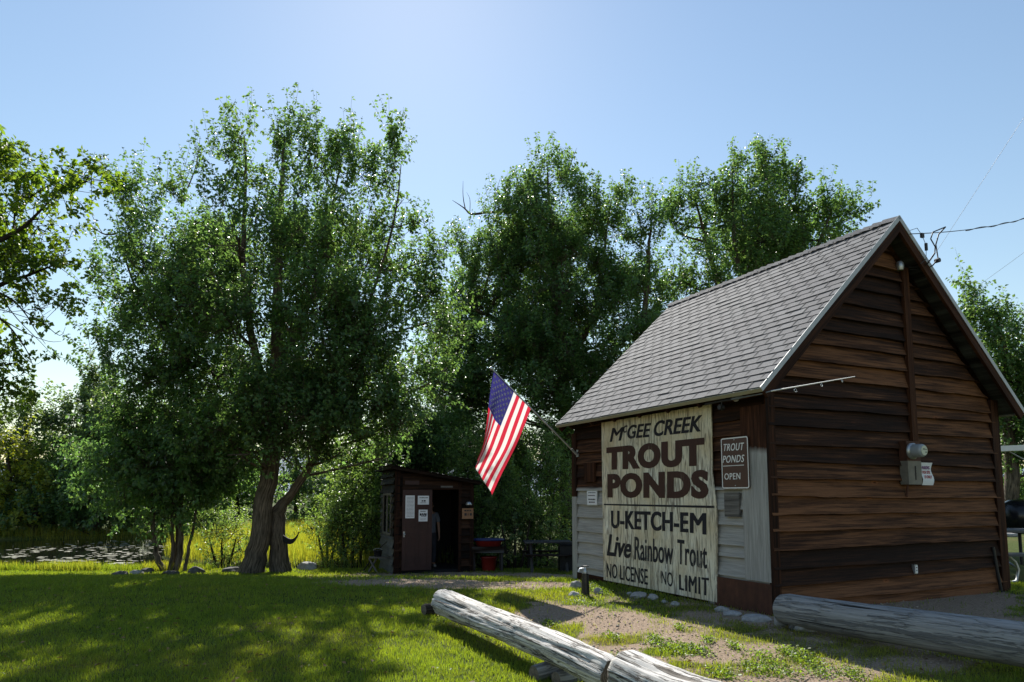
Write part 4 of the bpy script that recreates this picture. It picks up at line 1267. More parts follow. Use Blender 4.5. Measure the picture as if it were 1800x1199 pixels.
for side in (0, 1):
    mb = MB()
    P = [slope_pt(side, s, q, o) for s in (-.014, RLEN + .012) for q, o in ((-.018, -.05), (-.006, -.05), (-.006, .0), (-.018, .0))]
    mb.add(P, [(0, 1, 2, 3), (7, 6, 5, 4), (0, 4, 5, 1), (1, 5, 6, 2), (2, 6, 7, 3), (3, 7, 4, 0)])
    mb.build('drip_edge', M['drip_tan'], roof)['label'] = 'dull tan metal drip edge along the eave'
for i, s in enumerate(np.linspace(.5, RLEN - .3, 7)):
    mb = MB()
    P = [slope_pt(0, s + d, q, o) for d in (-.025, .025) for q, o in ((.03, -.155), (.46, -.155), (.46, -.037), (.03, -.037))]
    mb.add(P, [(3, 2, 1, 0), (4, 5, 6, 7), (1, 5, 4, 0), (3, 7, 6, 2), (2, 6, 5, 1), (0, 4, 7, 3)], (.4, 0.0 if i else .9, 0), [(q, o) for _ in range(2) for q, o in ((0, 0), (.4, 0), (.4, .1), (0, .1))])
    mb.build('rafter_tail', M['trim_brown'], roof)

# ------------------------------------------------------------------ lettering
def text_mesh(body, bold=0.0, shear=0.0, space=1.0):
    cu = bpy.data.curves.new('t', 'FONT'); cu.body = body; cu.size = 1.0
    cu.shear = shear; cu.offset = bold; cu.space_character = space; cu.fill_mode = 'FRONT'; cu.resolution_u = 4
    o = bpy.data.objects.new('t', cu); COL.objects.link(o)
    bpy.context.view_layer.update()
    me = bpy.data.meshes.new_from_object(o.evaluated_get(bpy.context.evaluated_depsgraph_get()))
    bpy.data.objects.remove(o); bpy.data.curves.remove(cu)
    v = np.array([q.co[:] for q in me.vertices]); f = [tuple(p.vertices) for p in me.polygons]
    bpy.data.meshes.remove(me)
    return v, f


def lettering(body, quad, frame, mat, parent, off, bold=.02, shear=0.0, space=1.0, name='lettering', fat=0.0):
    """quad: local (x,y) of upper left, lower left, upper right, lower right; frame = (O, ex, ez)"""
    v, f = text_mesh(body, bold, shear, space)
    lo, hi = v.min(0), v.max(0)
    u = (v[:, 0] - lo[0]) / (hi[0] - lo[0]); w = (v[:, 1] - lo[1]) / (hi[1] - lo[1])
    UL, LL, UR, LR = (np.array(q) for q in quad)
    L = np.outer(1 - u, [1, 1]) * (np.outer(w, UL) / 1 + np.outer(1 - w, LL)) + np.outer(u, [1, 1]) * (np.outer(w, UR) + np.outer(1 - w, LR))
    O, ex, ez = frame
    mb = MB(); hh = abs(UL[1] - LL[1])
    for k, dx in enumerate((0,) if fat == 0 else (0, -fat * hh, fat * hh)):
        P = [O + ex * (a + dx) + UP * b_ + ez * (off + .0004 * k) for a, b_ in L]
        mb.add(P, f, (.5, .5, .5), [(a + dx, b_) for a, b_ in L])
    return mb.build(name, mat, parent)


FRF = (FRO, FRX, SH_N1); GAF = (GAO, GAX, GAZ)
z1p = lambda x, y: (980 + x / 2.855, 680 + y / 2.855)
z7p = lambda x, y: (1240 + x / 3.425, 750 + y / 3.425)


def fq(pts, conv, off):
    return [fr(*conv(*p), off) for p in pts]


SO = .075
big = thing('painted_sign', 'tall weathered plywood sign advertising trout ponds, nailed to the front of the shed', 'sign', FRO + FRX * fr(1150, 900)[0] + SH_N1 * .06)
x_l, x_m, x_r = fr(1059, 880, SO)[0], fr(1148, 880, SO)[0], fr(1256, 880, SO)[0]
edge = [(fr(1250, 711, SO)), (fr(1251, 780, SO)), (fr(1252, 835, SO)), (fr(1256, 865, SO)), (fr(1260, 900, SO)), (fr(1261, 960, SO)), (fr(1260, 1053, SO))]
for a, bb in ((x_l, x_m - .003), (x_m + .003, None)):
    mb = MB()
    N_ = 14
    zt, zb = 2.50, fr(1060, 1018, SO)[1] - .01
    for j in range(N_):
        za, zc = zb + (zt - zb) * j / N_, zb + (zt - zb) * (j + 1) / N_
        def rx(z):
            if bb is not None: return bb
            e = sorted([(q[1], q[0]) for q in edge])
            return float(np.interp(z, [q[0] for q in e], [q[1] for q in e]))
        def lx(z): return a
        L = [(lx(za), za), (rx(za), za), (rx(zc), zc), (lx(zc), zc)]
        fron = [FRO + FRX * x + UP * z + SH_N1 * SO for x, z in L]; back = [FRO + FRX * x + UP * z + SH_N1 * (SO - .014) for x, z in L]
        mb.add(fron + back, [(0, 1, 2, 3), (1, 5, 6, 2), (4, 0, 3, 7)] + ([(4, 5, 1, 0)] if j == 0 else []) + ([(3, 2, 6, 7)] if j == N_ - 1 else []), (.5, .5, .5), L + L)
    mb.build('plywood_sheet', M['ply'], big)
LO = SO + .0025
for body, pts, mt, bold, sh, sp, fat in (
        ('M', ((266, 208), (264, 277), (332, 201), (328, 268)), 'let_black', 0, .2, 1, .06), ('GEE', ((353, 193), (350, 262), (469, 180), (467, 252)), 'let_black', .02, .2, 1.02, .03), ('CREEK', ((486, 172), (484, 250), (726, 140), (724, 224)), 'let_black', .02, .2, 1.02, .03),
        ('C', ((331, 196), (330, 232), (351, 192), (350, 228)), 'let_black', .02, .2, 1, .04),
        ('TROUT', ((247, 304), (247, 419), (734, 253), (734, 397)), 'let_brown', .055, 0, 1.1, .028),
        ('PONDS', ((252, 437), (252, 557), (756, 415), (756, 562)), 'let_brown', .05, 0, 1.1, .028),
        ('U-KETCH-E', ((270, 620), (270, 710), (655, 629), (655, 732)), 'let_black', .022, 0, 1.06, .035), ('M', ((668, 632), (668, 733), (743, 634), (743, 742)), 'let_black', 0, 0, 1, .06),
        ('Live', ((248, 737), (248, 848), (370, 757), (370, 862)), 'let_black', .02, .3, 1, .022),
        ('Rainbow', ((387, 752), (387, 868), (580, 772), (580, 893)), 'let_worn', .008, 0, 1, .014),
        ('Trout', ((602, 765), (602, 890), (750, 785), (750, 914)), 'let_worn', .008, 0, 1.03, .014),
        ('NO LICENSE', ((247, 884), (247, 955), (453, 915), (453, 995)), 'let_black', .008, 0, 1, .016),
        ('NO', ((522, 923), (522, 985), (578, 933), (578, 1008)), 'let_worn', .006, 0, 1.05, .012),
        ('LIMIT', ((612, 942), (612, 1018), (758, 960), (758, 1050)), 'let_worn', 0, 0, 1.15, .04)):
    lettering(body, fq(pts, z1p, LO), FRF, M[mt], big, LO, bold, sh, sp, fat=fat)
q = fq(((232, 587), (232, 594), (788, 597), (788, 609)), z1p, LO)
mb = MB(); P = [FRO + FRX * a + UP * z + SH_N1 * LO for a, z in (q[1], q[3], q[2], q[0])]
mb.add(P, [(0, 1, 2, 3)], (.5, .5, .5), [q[1], q[3], q[2], q[0]]); mb.build('rule_line', M['let_black'], big)

def rounded(x0, y0, x1, y1, r, n=5):
    out = []
    for cx, cy, a0 in ((x1 - r, y1 - r, 0), (x0 + r, y1 - r, 90), (x0 + r, y0 + r, 180), (x1 - r, y0 + r, 270)):
        for k in range(n + 1):
            a = R(a0 + 90 * k / n); out.append((cx + r * math.cos(a), cy + r * math.sin(a)))
    return out


def plate(name, L, frame, o0, o1, mat, parent):
    O, ex, ez = frame; n = len(L)
    V_ = [O + ex * a + UP * b_ + ez * o for o in (o0, o1) for a, b_ in L]
    mb = MB(); mb.add(V_, [tuple(range(n - 1, -1, -1)), tuple(range(n, 2 * n))] + [(i, (i + 1) % n, n + (i + 1) % n, n + i) for i in range(n)], (.5, .5, .5), L + L)
    return mb.build(name, mat, parent)


# small metal sign
PO = .085
c4 = [fr(1267, 769, PO), fr(1316, 767, PO), fr(1317, 858, PO), fr(1269, 861, PO)]
sx0, sx1 = (c4[0][0] + c4[3][0]) / 2, (c4[1][0] + c4[2][0]) / 2
sz1, sz0 = (c4[0][1] + c4[1][1]) / 2, (c4[2][1] + c4[3][1]) / 2
sg = thing('metal_sign', 'small brown metal sign with white border, right of the big plywood sign', 'sign', FRO + FRX * (sx0 + sx1) / 2 + UP * sz0 + SH_N1 * PO)
plate('sign_plate', rounded(sx0, sz0, sx1, sz1, .03), FRF, PO - .004, PO, M['sign_brown'], sg)
mb = MB(); o_, i_ = rounded(sx0 + .006, sz0 + .006, sx1 - .006, sz1 - .006, .026), rounded(sx0 + .019, sz0 + .019, sx1 - .019, sz1 - .019, .016)
n = len(o_); mb.add([FRO + FRX * a + UP * z + SH_N1 * (PO + .002) for a, z in o_ + i_], [(i, (i + 1) % n, n + (i + 1) % n, n + i) for i in range(n)])
mb.build('white_border', M['white'], sg)
for body, pts, sh in (('TROUT', ((110, 105), (110, 148), (232, 95), (232, 141)), .22), ('PONDS', ((104, 176), (104, 219), (234, 168), (234, 213)), .22), ('OPEN', ((115, 282), (115, 320), (210, 277), (210, 317)), 0)):
    lettering(body, fq(pts, z7p, PO + .002), FRF, M['white'], sg, PO + .002, .004, sh, 1.12, fat=.02)
q = fq(((106, 236), (106, 240), (232, 229), (232, 233)), z7p, PO + .002)
mb = MB(); mb.add([FRO + FRX * a + UP * z + SH_N1 * (PO + .002) for a, z in (q[1], q[3], q[2], q[0])], [(0, 1, 2, 3)]); mb.build('rule_line', M['white'], sg)
for z in (sz0 + .04, sz1 - .035):
    mb = MB(); mb.lathe(FRO + FRX * (sx0 + sx1) / 2 + UP * z + SH_N1 * (PO - .045), SH_N1, [(0, .007), (.05, .007), (.052, .004)], 8)
    mb.build('bolt', M['galv'], sg)


def text_rows(L0, L1, rows, frame, off, mat, parent, seed, name='print_lines'):
    """illegibly small print as rows of short dashes"""
    r_ = np.random.default_rng(seed); (x0, z0), (x1, z1) = L0, L1
    O, ex, ez = frame; mb = MB()
    for zf, hf, w0, w1 in rows:
        zc = z0 + (z1 - z0) * zf; h = (z1 - z0) * hf; x = x0 + (x1 - x0) * w0
        while x < x0 + (x1 - x0) * w1:
            w = h * r_.uniform(.7, 2.0); e = min(x + w, x0 + (x1 - x0) * w1)
            mb.add([O + ex * a + UP * b_ + ez * off for a, b_ in ((x, zc - h / 2), (e, zc - h / 2), (e, zc + h / 2), (x, zc + h / 2))], [(0, 1, 2, 3)])
            x += w + h * .45
    return mb.build(name, mat, parent)


# framed notice on the front wall
(a0, z1), (a1, z0) = fr(1031, 862, .06), fr(1050, 889, .06)
nt = thing('framed_notice', 'small framed white notice on the shed wall, left of the big sign', 'notice', FRO + FRX * a0 + UP * z0 + SH_N1 * .05)
plate('frame', [(a0, z0), (a1, z0), (a1, z1), (a0, z1)], FRF, .036, .058, M['galv'], nt)
plate('paper_sheet', [(a0 + .015, z0 + .015), (a1 - .015, z0 + .015), (a1 - .015, z1 - .015), (a0 + .015, z1 - .015)], FRF, .0581, .060, M['paper'], nt)
text_rows((a0 + .015, z0), (a1 - .015, z1), ((.84, .05, .1, .9), (.66, .06, .1, .85), (.4, .09, .15, .85), (.22, .09, .2, .8)), FRF, .062, M['ink'], nt, 1)

# ------------------------------------------------------------------ meter box, notice, outlet on the gable
mtb = thing('electric_meter', 'grey and rust-red electric meter box with round glass meter on the gable wall', 'electric meter', GAO + GAX * 2.45 + UP * 1.48 + GAZ * .04)
a0, z1 = ga(1579, 776, .04); a1, z0 = ga(1605, 852, .04)
DP = .15
mb = MB(); mb.box(GAO, GAX, UP, GAZ, (a0, z0 + .33 * (z1 - z0) + .12, .04), (a1 + .02, z1, DP)); mb.build('upper_box', M['rust'], mtb)
mb = MB(); mb.box(GAO, GAX, UP, GAZ, (a0, z0, .04), (a1 + .02, z0 + .33 * (z1 - z0) + .119, DP + .004)); mb.build('lower_box', simple('dull_grey_box', (0.17, 0.155, 0.13), .6, .25, 12), mtb)
mb = MB(); mb.box(GAO, GAX, UP, GAZ, ((a0 + a1) / 2 + .01, z0 + .06, DP + .004), ((a0 + a1) / 2 + .025, z0 + .24, DP + .012)); mb.build('latch', M['black_metal'], mtb)
cx, cz = ga(1602, 793, DP)
cen = GAO + GAX * cx + UP * cz
mb = MB(); mb.lathe(cen + GAZ * DP, GAZ, [(0, .105), (.03, .105), (.03, .092), (.045, .09)], 24); mb.build('meter_ring', M['galv'], mtb)
mb = MB(); mb.lathe(cen + GAZ * (DP + .04), GAZ, [(0, .088), (.10, .084), (.125, .074), (.13, .05)], 24); gl = mb.build('meter_cover', simple('meter_glass', (0.30, 0.33, 0.36), .2, .1, 5, .6), mtb)
mb = MB(); mb.lathe(cen + GAZ * (DP + .171), GAZ, [(0, .062), (.003, .062)], 24); mb.build('meter_face', simple('meter_face_paint', (0.5, 0.53, 0.42), .4, .08, 5), gl)
F0 = cen + GAZ * (DP + .1755)
for x0_, z0_, w_, h_ in ((-.03, .01, .04, .012), (.02, .005, .02, .012), (.015, -.03, .025, .014)):
    mb = MB(); mb.add([F0 + GAX * x + UP * z for x, z in ((x0_, z0_), (x0_ + w_, z0_), (x0_ + w_, z0_ + h_), (x0_, z0_ + h_))], [(0, 1, 2, 3)])
    mb.build('meter_register', M['ink'], gl)
mb = MB(); mb.tube([GAO + GAX * (a0 + .06) + UP * (z0 + .01) + GAZ * .1, GAO + GAX * (a0 + .06) + UP * (z0 - .16) + GAZ * .07], .014, 8); mb.build('conduit', M['rust'], mtb)

(a0, z1), (a1, z0) = ga(1619, 813, .12), ga(1641, 853, .12)
pn = thing('paper_notice', 'white paper notice with red and violet capitals pinned beside the meter box', 'notice', GAO + GAX * a0 + UP * z0 + GAZ * .06)
mb = MB(); nn = 8; vs = []
def curl(t): return .115 + .012 * math.sin(t * 7)
for j in range(nn + 1):
    t = j / nn; z = z0 + (z1 - z0) * t
    xs_ = .012 * math.sin(t * 6.5)
    for x, d in ((a0, 0), (a1, .0)): vs.append(GAO + GAX * (x + xs_) + UP * z + GAZ * (curl(t) + d))
mb.add(vs, [(2 * j, 2 * j + 1, 2 * j + 3, 2 * j + 2) for j in range(nn)], smooth=True); mb.build('paper_sheet', M['paper'], pn)
for body, f0, f1, mt in (('PARKING', .70, .85, 'blue_ink'), ('FOR SITE', .50, .64, 'red_ink'), ('12 ONLY', .30, .44, 'red_ink')):
    zb_, zt_ = z0 + (z1 - z0) * f0, z0 + (z1 - z0) * f1
    xs_ = .012 * math.sin((f0 + f1) / 2 * 6.5)
    w_ = a1 - a0
    lettering(body, [(a0 + w_ * .16 + xs_, zt_), (a0 + w_ * .16 + xs_, zb_), (a1 - w_ * .16 + xs_, zt_), (a1 - w_ * .16 + xs_, zb_)], GAF, M[mt], pn, max(curl(f0), curl(f1)) + .002, .03)
oc = ga(1607, 1000, .05)
ot = thing('power_outlet', 'small white weatherproof outlet low on the gable wall', 'outlet', GAO + GAX * oc[0] + UP * oc[1] + GAZ * .04)
mb = MB(); mb.box(GAO, GAX, UP, GAZ, (oc[0] - .028, oc[1] - .06, .038), (oc[0] + .03, oc[1] + .055, .075)); mb.build('outlet_box', M['galv'], ot)
mb = MB(); mb.box(GAO, GAX, UP, GAZ, (oc[0] - .022, oc[1] - .05, .0755), (oc[0] + .024, oc[1] + .045, .083)); pl_ = mb.build('cover_plate', M['white'], ot)
for dz in (-.025, .012):
    mb = MB(); mb.box(GAO, GAX, UP, GAZ, (oc[0] - .008, oc[1] + dz, .0832), (oc[0] + .01, oc[1] + dz + .016, .085))
    mb.build('socket', M['ink'], pl_)

# ------------------------------------------------------------------ fishing rod under the eave
ro = .26
pl = lambda x, y: on_plane(x, y, SH_C + SH_N1 * ro, SH_N1)
p0, p1, p2 = pl(1262, 706), pl(1340, 692), pl(1503, 662)
rod = thing('fishing_rod', 'fishing rod hung under the eave, its tip poking out past the corner', 'fishing rod', p0)
mb = MB(); mb.tube([pl(1285, 702), p1, pl(1360, 686)], [.012, .008, .007], 8); mb.build('blank', simple('blue_grey_blank', (0.16, 0.19, 0.24), .35), rod)
mb = MB(); mb.tube([pl(1356, 687.4), p2], [.0085, .004], 8); mb.build('tip_section', M['white'], rod)
mb = MB(); mb.tube([pl(1240, 710.5), pl(1262, 706), pl(1286, 702)], [.016, .013, .017], 8); mb.build('handle', M['black_metal'], rod)
rp = pl(1268, 716)
mb = MB(); mb.lathe(rp - SH_N1 * .03, SH_N1, [(0, .03), (.02, .036), (.03, .022), (.05, .022), (.055, .034), (.065, .03)], 16); mb.tube([rp, pl(1269, 705)], .008, 6)
mb.build('reel', M['black_metal'], rod)
for x, y, r_ in ((1398, 681.5, .018), (1444, 673, .013), (1480, 666.5, .009)):
    c_ = pl(x, y) - UP * (.012 + r_)
    mb = MB(); mb.tube([c_ + (SH_N1 * math.cos(a) + UP * math.sin(a)) * r_ for a in np.linspace(0, 2 * math.pi, 13)], .0035, 5); mb.tube([pl(x, y), c_ + UP * r_], .003, 5)
    mb.build('line_guide', M['galv'], rod)

# ------------------------------------------------------------------ flag on its pole
pb = FRO + FRX * .02 + UP * fr(1012, 797)[1] + SH_N1 * .06
pb = on_plane(1012, 797, FRO + SH_N1 * .08, SH_N1)
FY = pb[1] - .75
tip = atY(866, 650, FY)
fl = thing('flag', 'stars and stripes flag hanging from a slanted pole on the shed corner', 'flag', pb)
mb = MB(); mb.tube([pb, tip], [.014, .011], 10); pole = mb.build('pole', M['pole_metal'], fl)
dpole = (tip - pb) / np.linalg.norm(tip - pb)
mb = MB(); mb.lathe(tip, dpole, [(0, .013), (.01, .024), (.03, .03), (.05, .022), (.06, .006)], 12); mb.build('finial', M['pole_metal'], pole)
mb = MB(); mb.lathe(pb - dpole * .03, dpole, [(0, .02), (.14, .02)], 10); mb.box(pb - SH_N1 * .035, FRX, UP, SH_N1, (-.03, -.06, -.012), (.03, .06, .008)); mb.build('bracket', M['galv'], fl)
h0, h1 = atY(868, 653, FY), tip + (pb - tip) * ((931 - 866) / (1012 - 866.0))
HOI = np.linalg.norm(h1 - h0); FLY = 1.50
fdir = np.array([-.31, 0.02, -1.0]); fdir /= np.linalg.norm(fdir)
side = (h1 - h0) / HOI; side_h = np.array([side[0], 0, 0]); fold_n = np.array([.18, 1.0, 0]); fold_n /= np.linalg.norm(fold_n)


def flag_pt(u, v, off=0.0):
    """u 0 (tip end of hoist, top of flag) .. 1, v 0 .. 1 along the fly"""
    p = h0 + (h1 - h0) * u + fdir * (v * FLY)
    g = v ** .8
    # the cloth gathers towards its middle and folds: the upper band swings behind
    fold = sstep((.42 - u) / .34)
    p = p + fold_n * (g * (.28 * fold + .10 * math.sin(u * 7.5 + 1.2 + v * 1.5) + .05 * math.sin(u * 15 + v * 4)))
    p = p + np.array([1.0, 0, 0]) * (g * (.20 * sstep((.45 - u) / .45) * sstep((v - .0) / .6) * (1 if u > .2 else .75) - .20 * u * g + .012 * math.sin(v * 9 + u * 4)))
    p = p + np.array([.35, .8, 0]) * (.07 * max(0, v - .55) / .45 * math.sin(u * 13 + 2 * v)) 
    p = p + np.array([0, 0, 1.0]) * (g * (.16 * (1 - u) * v - .02 * math.sin(u * 6)))
    p = p - fold_n * off
    return p


NU, NV = 39, 44
vs = [flag_pt(i / NU, j / NV) for j in range(NV + 1) for i in range(NU + 1)]
fs = [(j * (NU + 1) + i, j * (NU + 1) + i + 1, (j + 1) * (NU + 1) + i + 1, (j + 1) * (NU + 1) + i) for j in range(NV) for i in range(NU)]


def cloth_mat(name, col, tr):
    t = NT(name); v = t.mapping('Object'); w = t.noise(v, 220, 2)
    c = t.mix(tuple(q * .85 for q in col), tuple(min(1, q * 1.1) for q in col), w)
    t.base(c, .75, .25)
    b_ = t.n.new('ShaderNodeBsdfTranslucent'); b_.inputs[0].default_value = tr + (1,)
    mx = t.n.new('ShaderNodeMixShader'); mx.inputs[0].default_value = .5
    t.l.new(t.p.outputs[0], mx.inputs[1]); t.l.new(b_.outputs[0], mx.inputs[2]); t.l.new(mx.outputs[0], t.out.inputs[0])
    return t.m


CM = [cloth_mat('flag_red', (.48, .02, .045), (.60, .03, .06)), cloth_mat('flag_white', (.78, .77, .76), (.80, .78, .76)), cloth_mat('flag_blue', (.02, .022, .11), (.035, .032, .16))]
mis = []
for j in range(NV):
    for i in range(NU):
        st = int(i * 13 / NU)
        if st < 7 and j / NV < .40: mis.append(2)
        else: mis.append(0 if st % 2 == 0 else 1)
me = bpy.data.meshes.new('cloth'); off = root_loc(fl)
me.from_pydata([tuple(p - off) for p in vs], [], fs)
cl = link_mesh('cloth', me, CM, fl, True)
me.polygons.foreach_set('material_index', np.array(mis, np.int32)); me.update()
mb = MB()
for r_ in range(9):
    for k in range(6 if r_ % 2 == 0 else 5):
        u = (r_ + 1) / 10 * 7 / 13; v = ((k + .5) / 6 if r_ % 2 == 0 else (k + 1) / 6) * .40
        for sgn in (1, -1):
            P = []
            for m in range(10):
                rad = .031 if m % 2 == 0 else .0125
                a = m * math.pi / 5
                P.append(flag_pt(u + rad * math.cos(a) / HOI, max(v + rad * math.sin(a) / FLY, .003), .003 * sgn))
            P.append(flag_pt(u, v, .003 * sgn))
            mb.add(P, [(10, m, (m + 1) % 10) for m in range(10)])
mb.build('stars', CM[1], cl)

# ------------------------------------------------------------------ cables
def sag(p, q, d, n=24):
    t = np.linspace(0, 1, n)[:, None]
    return list(p + (q - p) * t - UP * (4 * d * t * (1 - t)))


ap = SH_C - SH_D1 * .3 + SH_D2 * (SH_W / 2 + .18) + UP * (ZR - .22)
far_ = atY(1830, 357, 13.0)
cb = thing('service_cable', 'twisted black service cable running from the gable peak to the right edge', 'cable', ap)
mb = MB(); L_ = sag(ap, far_ + (far_ - ap) * .6, .22, 60); mb.tube(L_, .006, 6)
L2 = [p + np.array([0, .012 * math.cos(i * .9), .013 * math.sin(i * .9)]) for i, p in enumerate(L_)][12:]
mb.tube(L2, .007, 6); mb.build('strand', M['rubber'], cb)
def gp(x, y, d=.32): return on_plane(x, y, SH_C - SH_D1 * d, SH_D1)
mb = MB()
mb.tube([gp(1662, 399), gp(1640, 408), gp(1636, 420), gp(1644, 434), gp(1643, 445), gp(1630, 464), gp(1620, 470, .2), gp(1597, 470, .12)], .009, 6)
mb.tube([gp(1662, 399), gp(1650, 412), gp(1645, 430), gp(1649, 455), gp(1640, 466), gp(1628, 474, .25), gp(1600, 474, .12)], .009, 6)
mb.build('drip_loop', M['rubber'], cb)
mb = MB(); mb.tube([gp(1600, 405), gp(1612, 401), gp(1621, 414), gp(1628, 432), gp(1628, 455), gp(1618, 464)], .004, 6)
mb.box(gp(1621, 414), GAX, UP, GAZ, (-.025, -.03, -.015), (.025, .03, .015)); mb.box(gp(1628, 434), GAX, UP, GAZ, (-.014, -.05, -.014), (.014, .05, .014)); mb.lathe(gp(1648, 458) - GAZ * .03, GAZ, [(0, .03), (.06, .03)], 10)
mb.build('connector', M['black_metal'], cb)
mb = MB(); mb.lathe(gp(1582, 470, .085) - UP * .04, UP, [(0, .04), (.04, .05), (.09, .05), (.12, .03)], 12); mb.build('weather_head', M['galv'], cb)
# far utility wires, strung between points beyond the frame
for (x0_, y0_, x1_, y1_, Y_, lab) in ((1840, 145, 1640, 452, 26, 'thin grey wire slanting steeply down behind the shed peak'), (1840, 415, 1640, 560, 40, 'faint distant wire low over the right-hand tree')):
    p, q_ = atY(x0_, y0_, Y_), atY(x1_, y1_, Y_ + 6)
    d_ = q_ - p
    mb = MB(); mb.tube([p - d_ * .6, p, q_, q_ + d_ * .25], .007 if Y_ < 30 else .009, 5)
    tag(mb.build('utility_wire', M['wire'], origin=p), lab, 'wire', 'utility wires')

# ------------------------------------------------------------------ logs
def log_mesh(p0, p1, r0, r1, seed, n=40, m=40, rough=.035, ends=True, groove=0.0):
    """split, checked log: rings with flutes, knots and a slightly crooked axis"""
    rg = np.random.default_rng(seed)
    p0, p1 = np.asarray(p0, float), np.asarray(p1, float)
    d = p1 - p0; L = np.linalg.norm(d); d /= L
    u = np.cross(d, UP); u /= np.linalg.norm(u); w = np.cross(u, d)
    mb = MB(); vs, uvs = [], []
    kn = [(rg.random(), rg.uniform(0, 6.28), rg.uniform(.03, .08)) for _ in range(14)]
    for i in range(n + 1):
        t = i / n
        c = p0 + d * (L * t) + u * .02 * math.sin(t * 4 + seed) + w * .012 * math.sin(t * 6 + seed)
        r_ = r0 + (r1 - r0) * t
        if ends: r_ *= 1 - .10 * max(0, 1 - t * L / .035) - .10 * max(0, 1 - (1 - t) * L / .035)
        for k in range(m):
            a = 2 * math.pi * k / m
            f = 1 + rough * (2 * float(fbm(t * L * .8 + seed, math.cos(a) * 2.2 + 5, seed, 3)) - 1) + rough * .8 * (2 * float(vnoise(t * L * .7 + seed, math.sin(a) * 5 + math.cos(a) * 3 + 9, seed + 3)) - 1)
            if groove:
                q_ = float(fbm(t * L * .55 + seed * 3, a / (2 * math.pi) * 16 + .6 * math.sin(t * L * 2 + seed), seed + 8, 3))
                f -= groove * float(sstep((.43 - q_) / .10)) + groove * .5 * float(sstep((.36 - float(vnoise(t * L * 3.1, a * 2.2, seed + 5))) / .2))
            for kt, ka, kr in kn:
                dd = ((t - kt) * L) ** 2 + ((((a - ka + math.pi) % (2 * math.pi)) - math.pi) * r_) ** 2
                f += .35 * rough * math.exp(-dd / kr ** 2 * 2) * 2
            vs.append(c + (u * math.cos(a) + w * math.sin(a)) * r_ * f)
            uvs.append((t * L + seed, (k / m if k < m / 2 else 1 - k / m) * 2 * math.pi * r0 * 1.0 + (seed if k < m / 2 else seed + 7)))
    fs = [(i * m + k, i * m + (k + 1) % m, (i + 1) * m + (k + 1) % m, (i + 1) * m + k) for i in range(n) for k in range(m)]
    mb.add(vs, fs, (.5, .5, .5), uvs, 0, True)
    for ring, cc in ((list(range(m))[::-1], p0), (list(range(n * m, n * m + m)), p1)):
        mb.add([vs[k] for k in ring] + [np.mean([vs[k] for k in ring], 0)], [(k, (k + 1) % m, m) for k in range(m)], (.5, .5, .5),
               [(math.cos(k * 6.28 / m) * .1, math.sin(k * 6.28 / m) * .1) for k in range(m)] + [(0, 0)], 1)
    return mb


def m_end():
    t = NT('log_end_grain'); v = t.mapping('UV', (1, 1, 1))
    wv = t.n.new('ShaderNodeTexWave'); wv.wave_type = 'RINGS'; wv.rings_direction = 'Z'; wv.inputs['Scale'].default_value = 18; wv.inputs['Distortion'].default_value = 2.0
    t.l.new(v, wv.inputs['Vector'])
    c = t.mix((0.10, 0.085, 0.07), (0.21, 0.18, 0.15), wv.outputs['Fac'])
    n = t.noise(t.mapping('Object'), 30, 4)
    c = t.mix(c, t.ramp(n, [(.35, (.4, .4, .4)), (.6, (1.1, 1.1, 1.1))]), .8, 'MULTIPLY')
    return t.base(c, .9, .15)
M['log_end'] = m_end()


def on_ray_h(x, y, h):
    """photo point -> place at height h above level ground"""
    return gnd(x, y, h)


lp0 = on_ray_h(778, 1057, .23); lp1 = on_ray_h(1072, 1184, .22)
dl = (lp1 - lp0) / np.linalg.norm(lp1 - lp0)
lm = log_mesh(lp0, lp1 + dl * .06, .135, .104, 3, n=120, m=72, rough=.075, groove=.10)
tag(lm.build('weathered_log', [M['log_silver'], M['log_end']], origin=lp0 - UP * .2), 'long cracked silver log lying on short chocks across the lawn edge', 'log', 'big barrier logs')
q0 = on_ray_h(1105, 1188, .25); q1 = on_ray_h(1330, 1285, .25)
tag(log_mesh(q0, q1, .150, .155, 8, n=60, m=64, rough=.045, groove=.05).build('weathered_log', [M['log_silver'], M['log_end']], origin=q0 - UP * .2), 'sun-bleached thick log butted against the near end of the silver log', 'log', 'big barrier logs')
s0 = on_ray_h(1372, 1068, .20); s1 = on_ray_h(1800, 1136, .22); ds = (s1 - s0) / np.linalg.norm(s1 - s0)
tag(log_mesh(s0, s1 + ds * 1.9, .155, .175, 17, n=50, rough=.02).build('peeled_log', [M['log_grey'], M['log_end']], origin=s0 - UP * .2), 'smooth grey peeled log with pale knots lying beside the gable wall', 'log', 'big barrier logs')
perp = np.cross(UP, dl); perp /= np.linalg.norm(perp)
for (x, y, r_, L_, lab) in ((743, 1073, .065, .62, 'short dark log chock under the far end of the silver log'), (941, 1183, .062, .5, 'short round chock under the near half of the silver log'), (977, 1194, .055, .45, 'nearest short round chock, at the bottom edge under the silver log')):
    e0 = on_ray_h(x, y, r_)
    dr = perp if perp[0] > 0 else -perp
    dr = dr + np.array([0, .25, 0]); dr /= np.linalg.norm(dr)
    tag(log_mesh(e0, e0 + dr * L_, r_, r_, int(x), n=14, m=24, rough=.03).build('log_chock', [M['bark_dark'] if x < 800 else M['log_grey'], M['log_end']], origin=e0 - UP * r_), lab, 'log', 'log chocks')

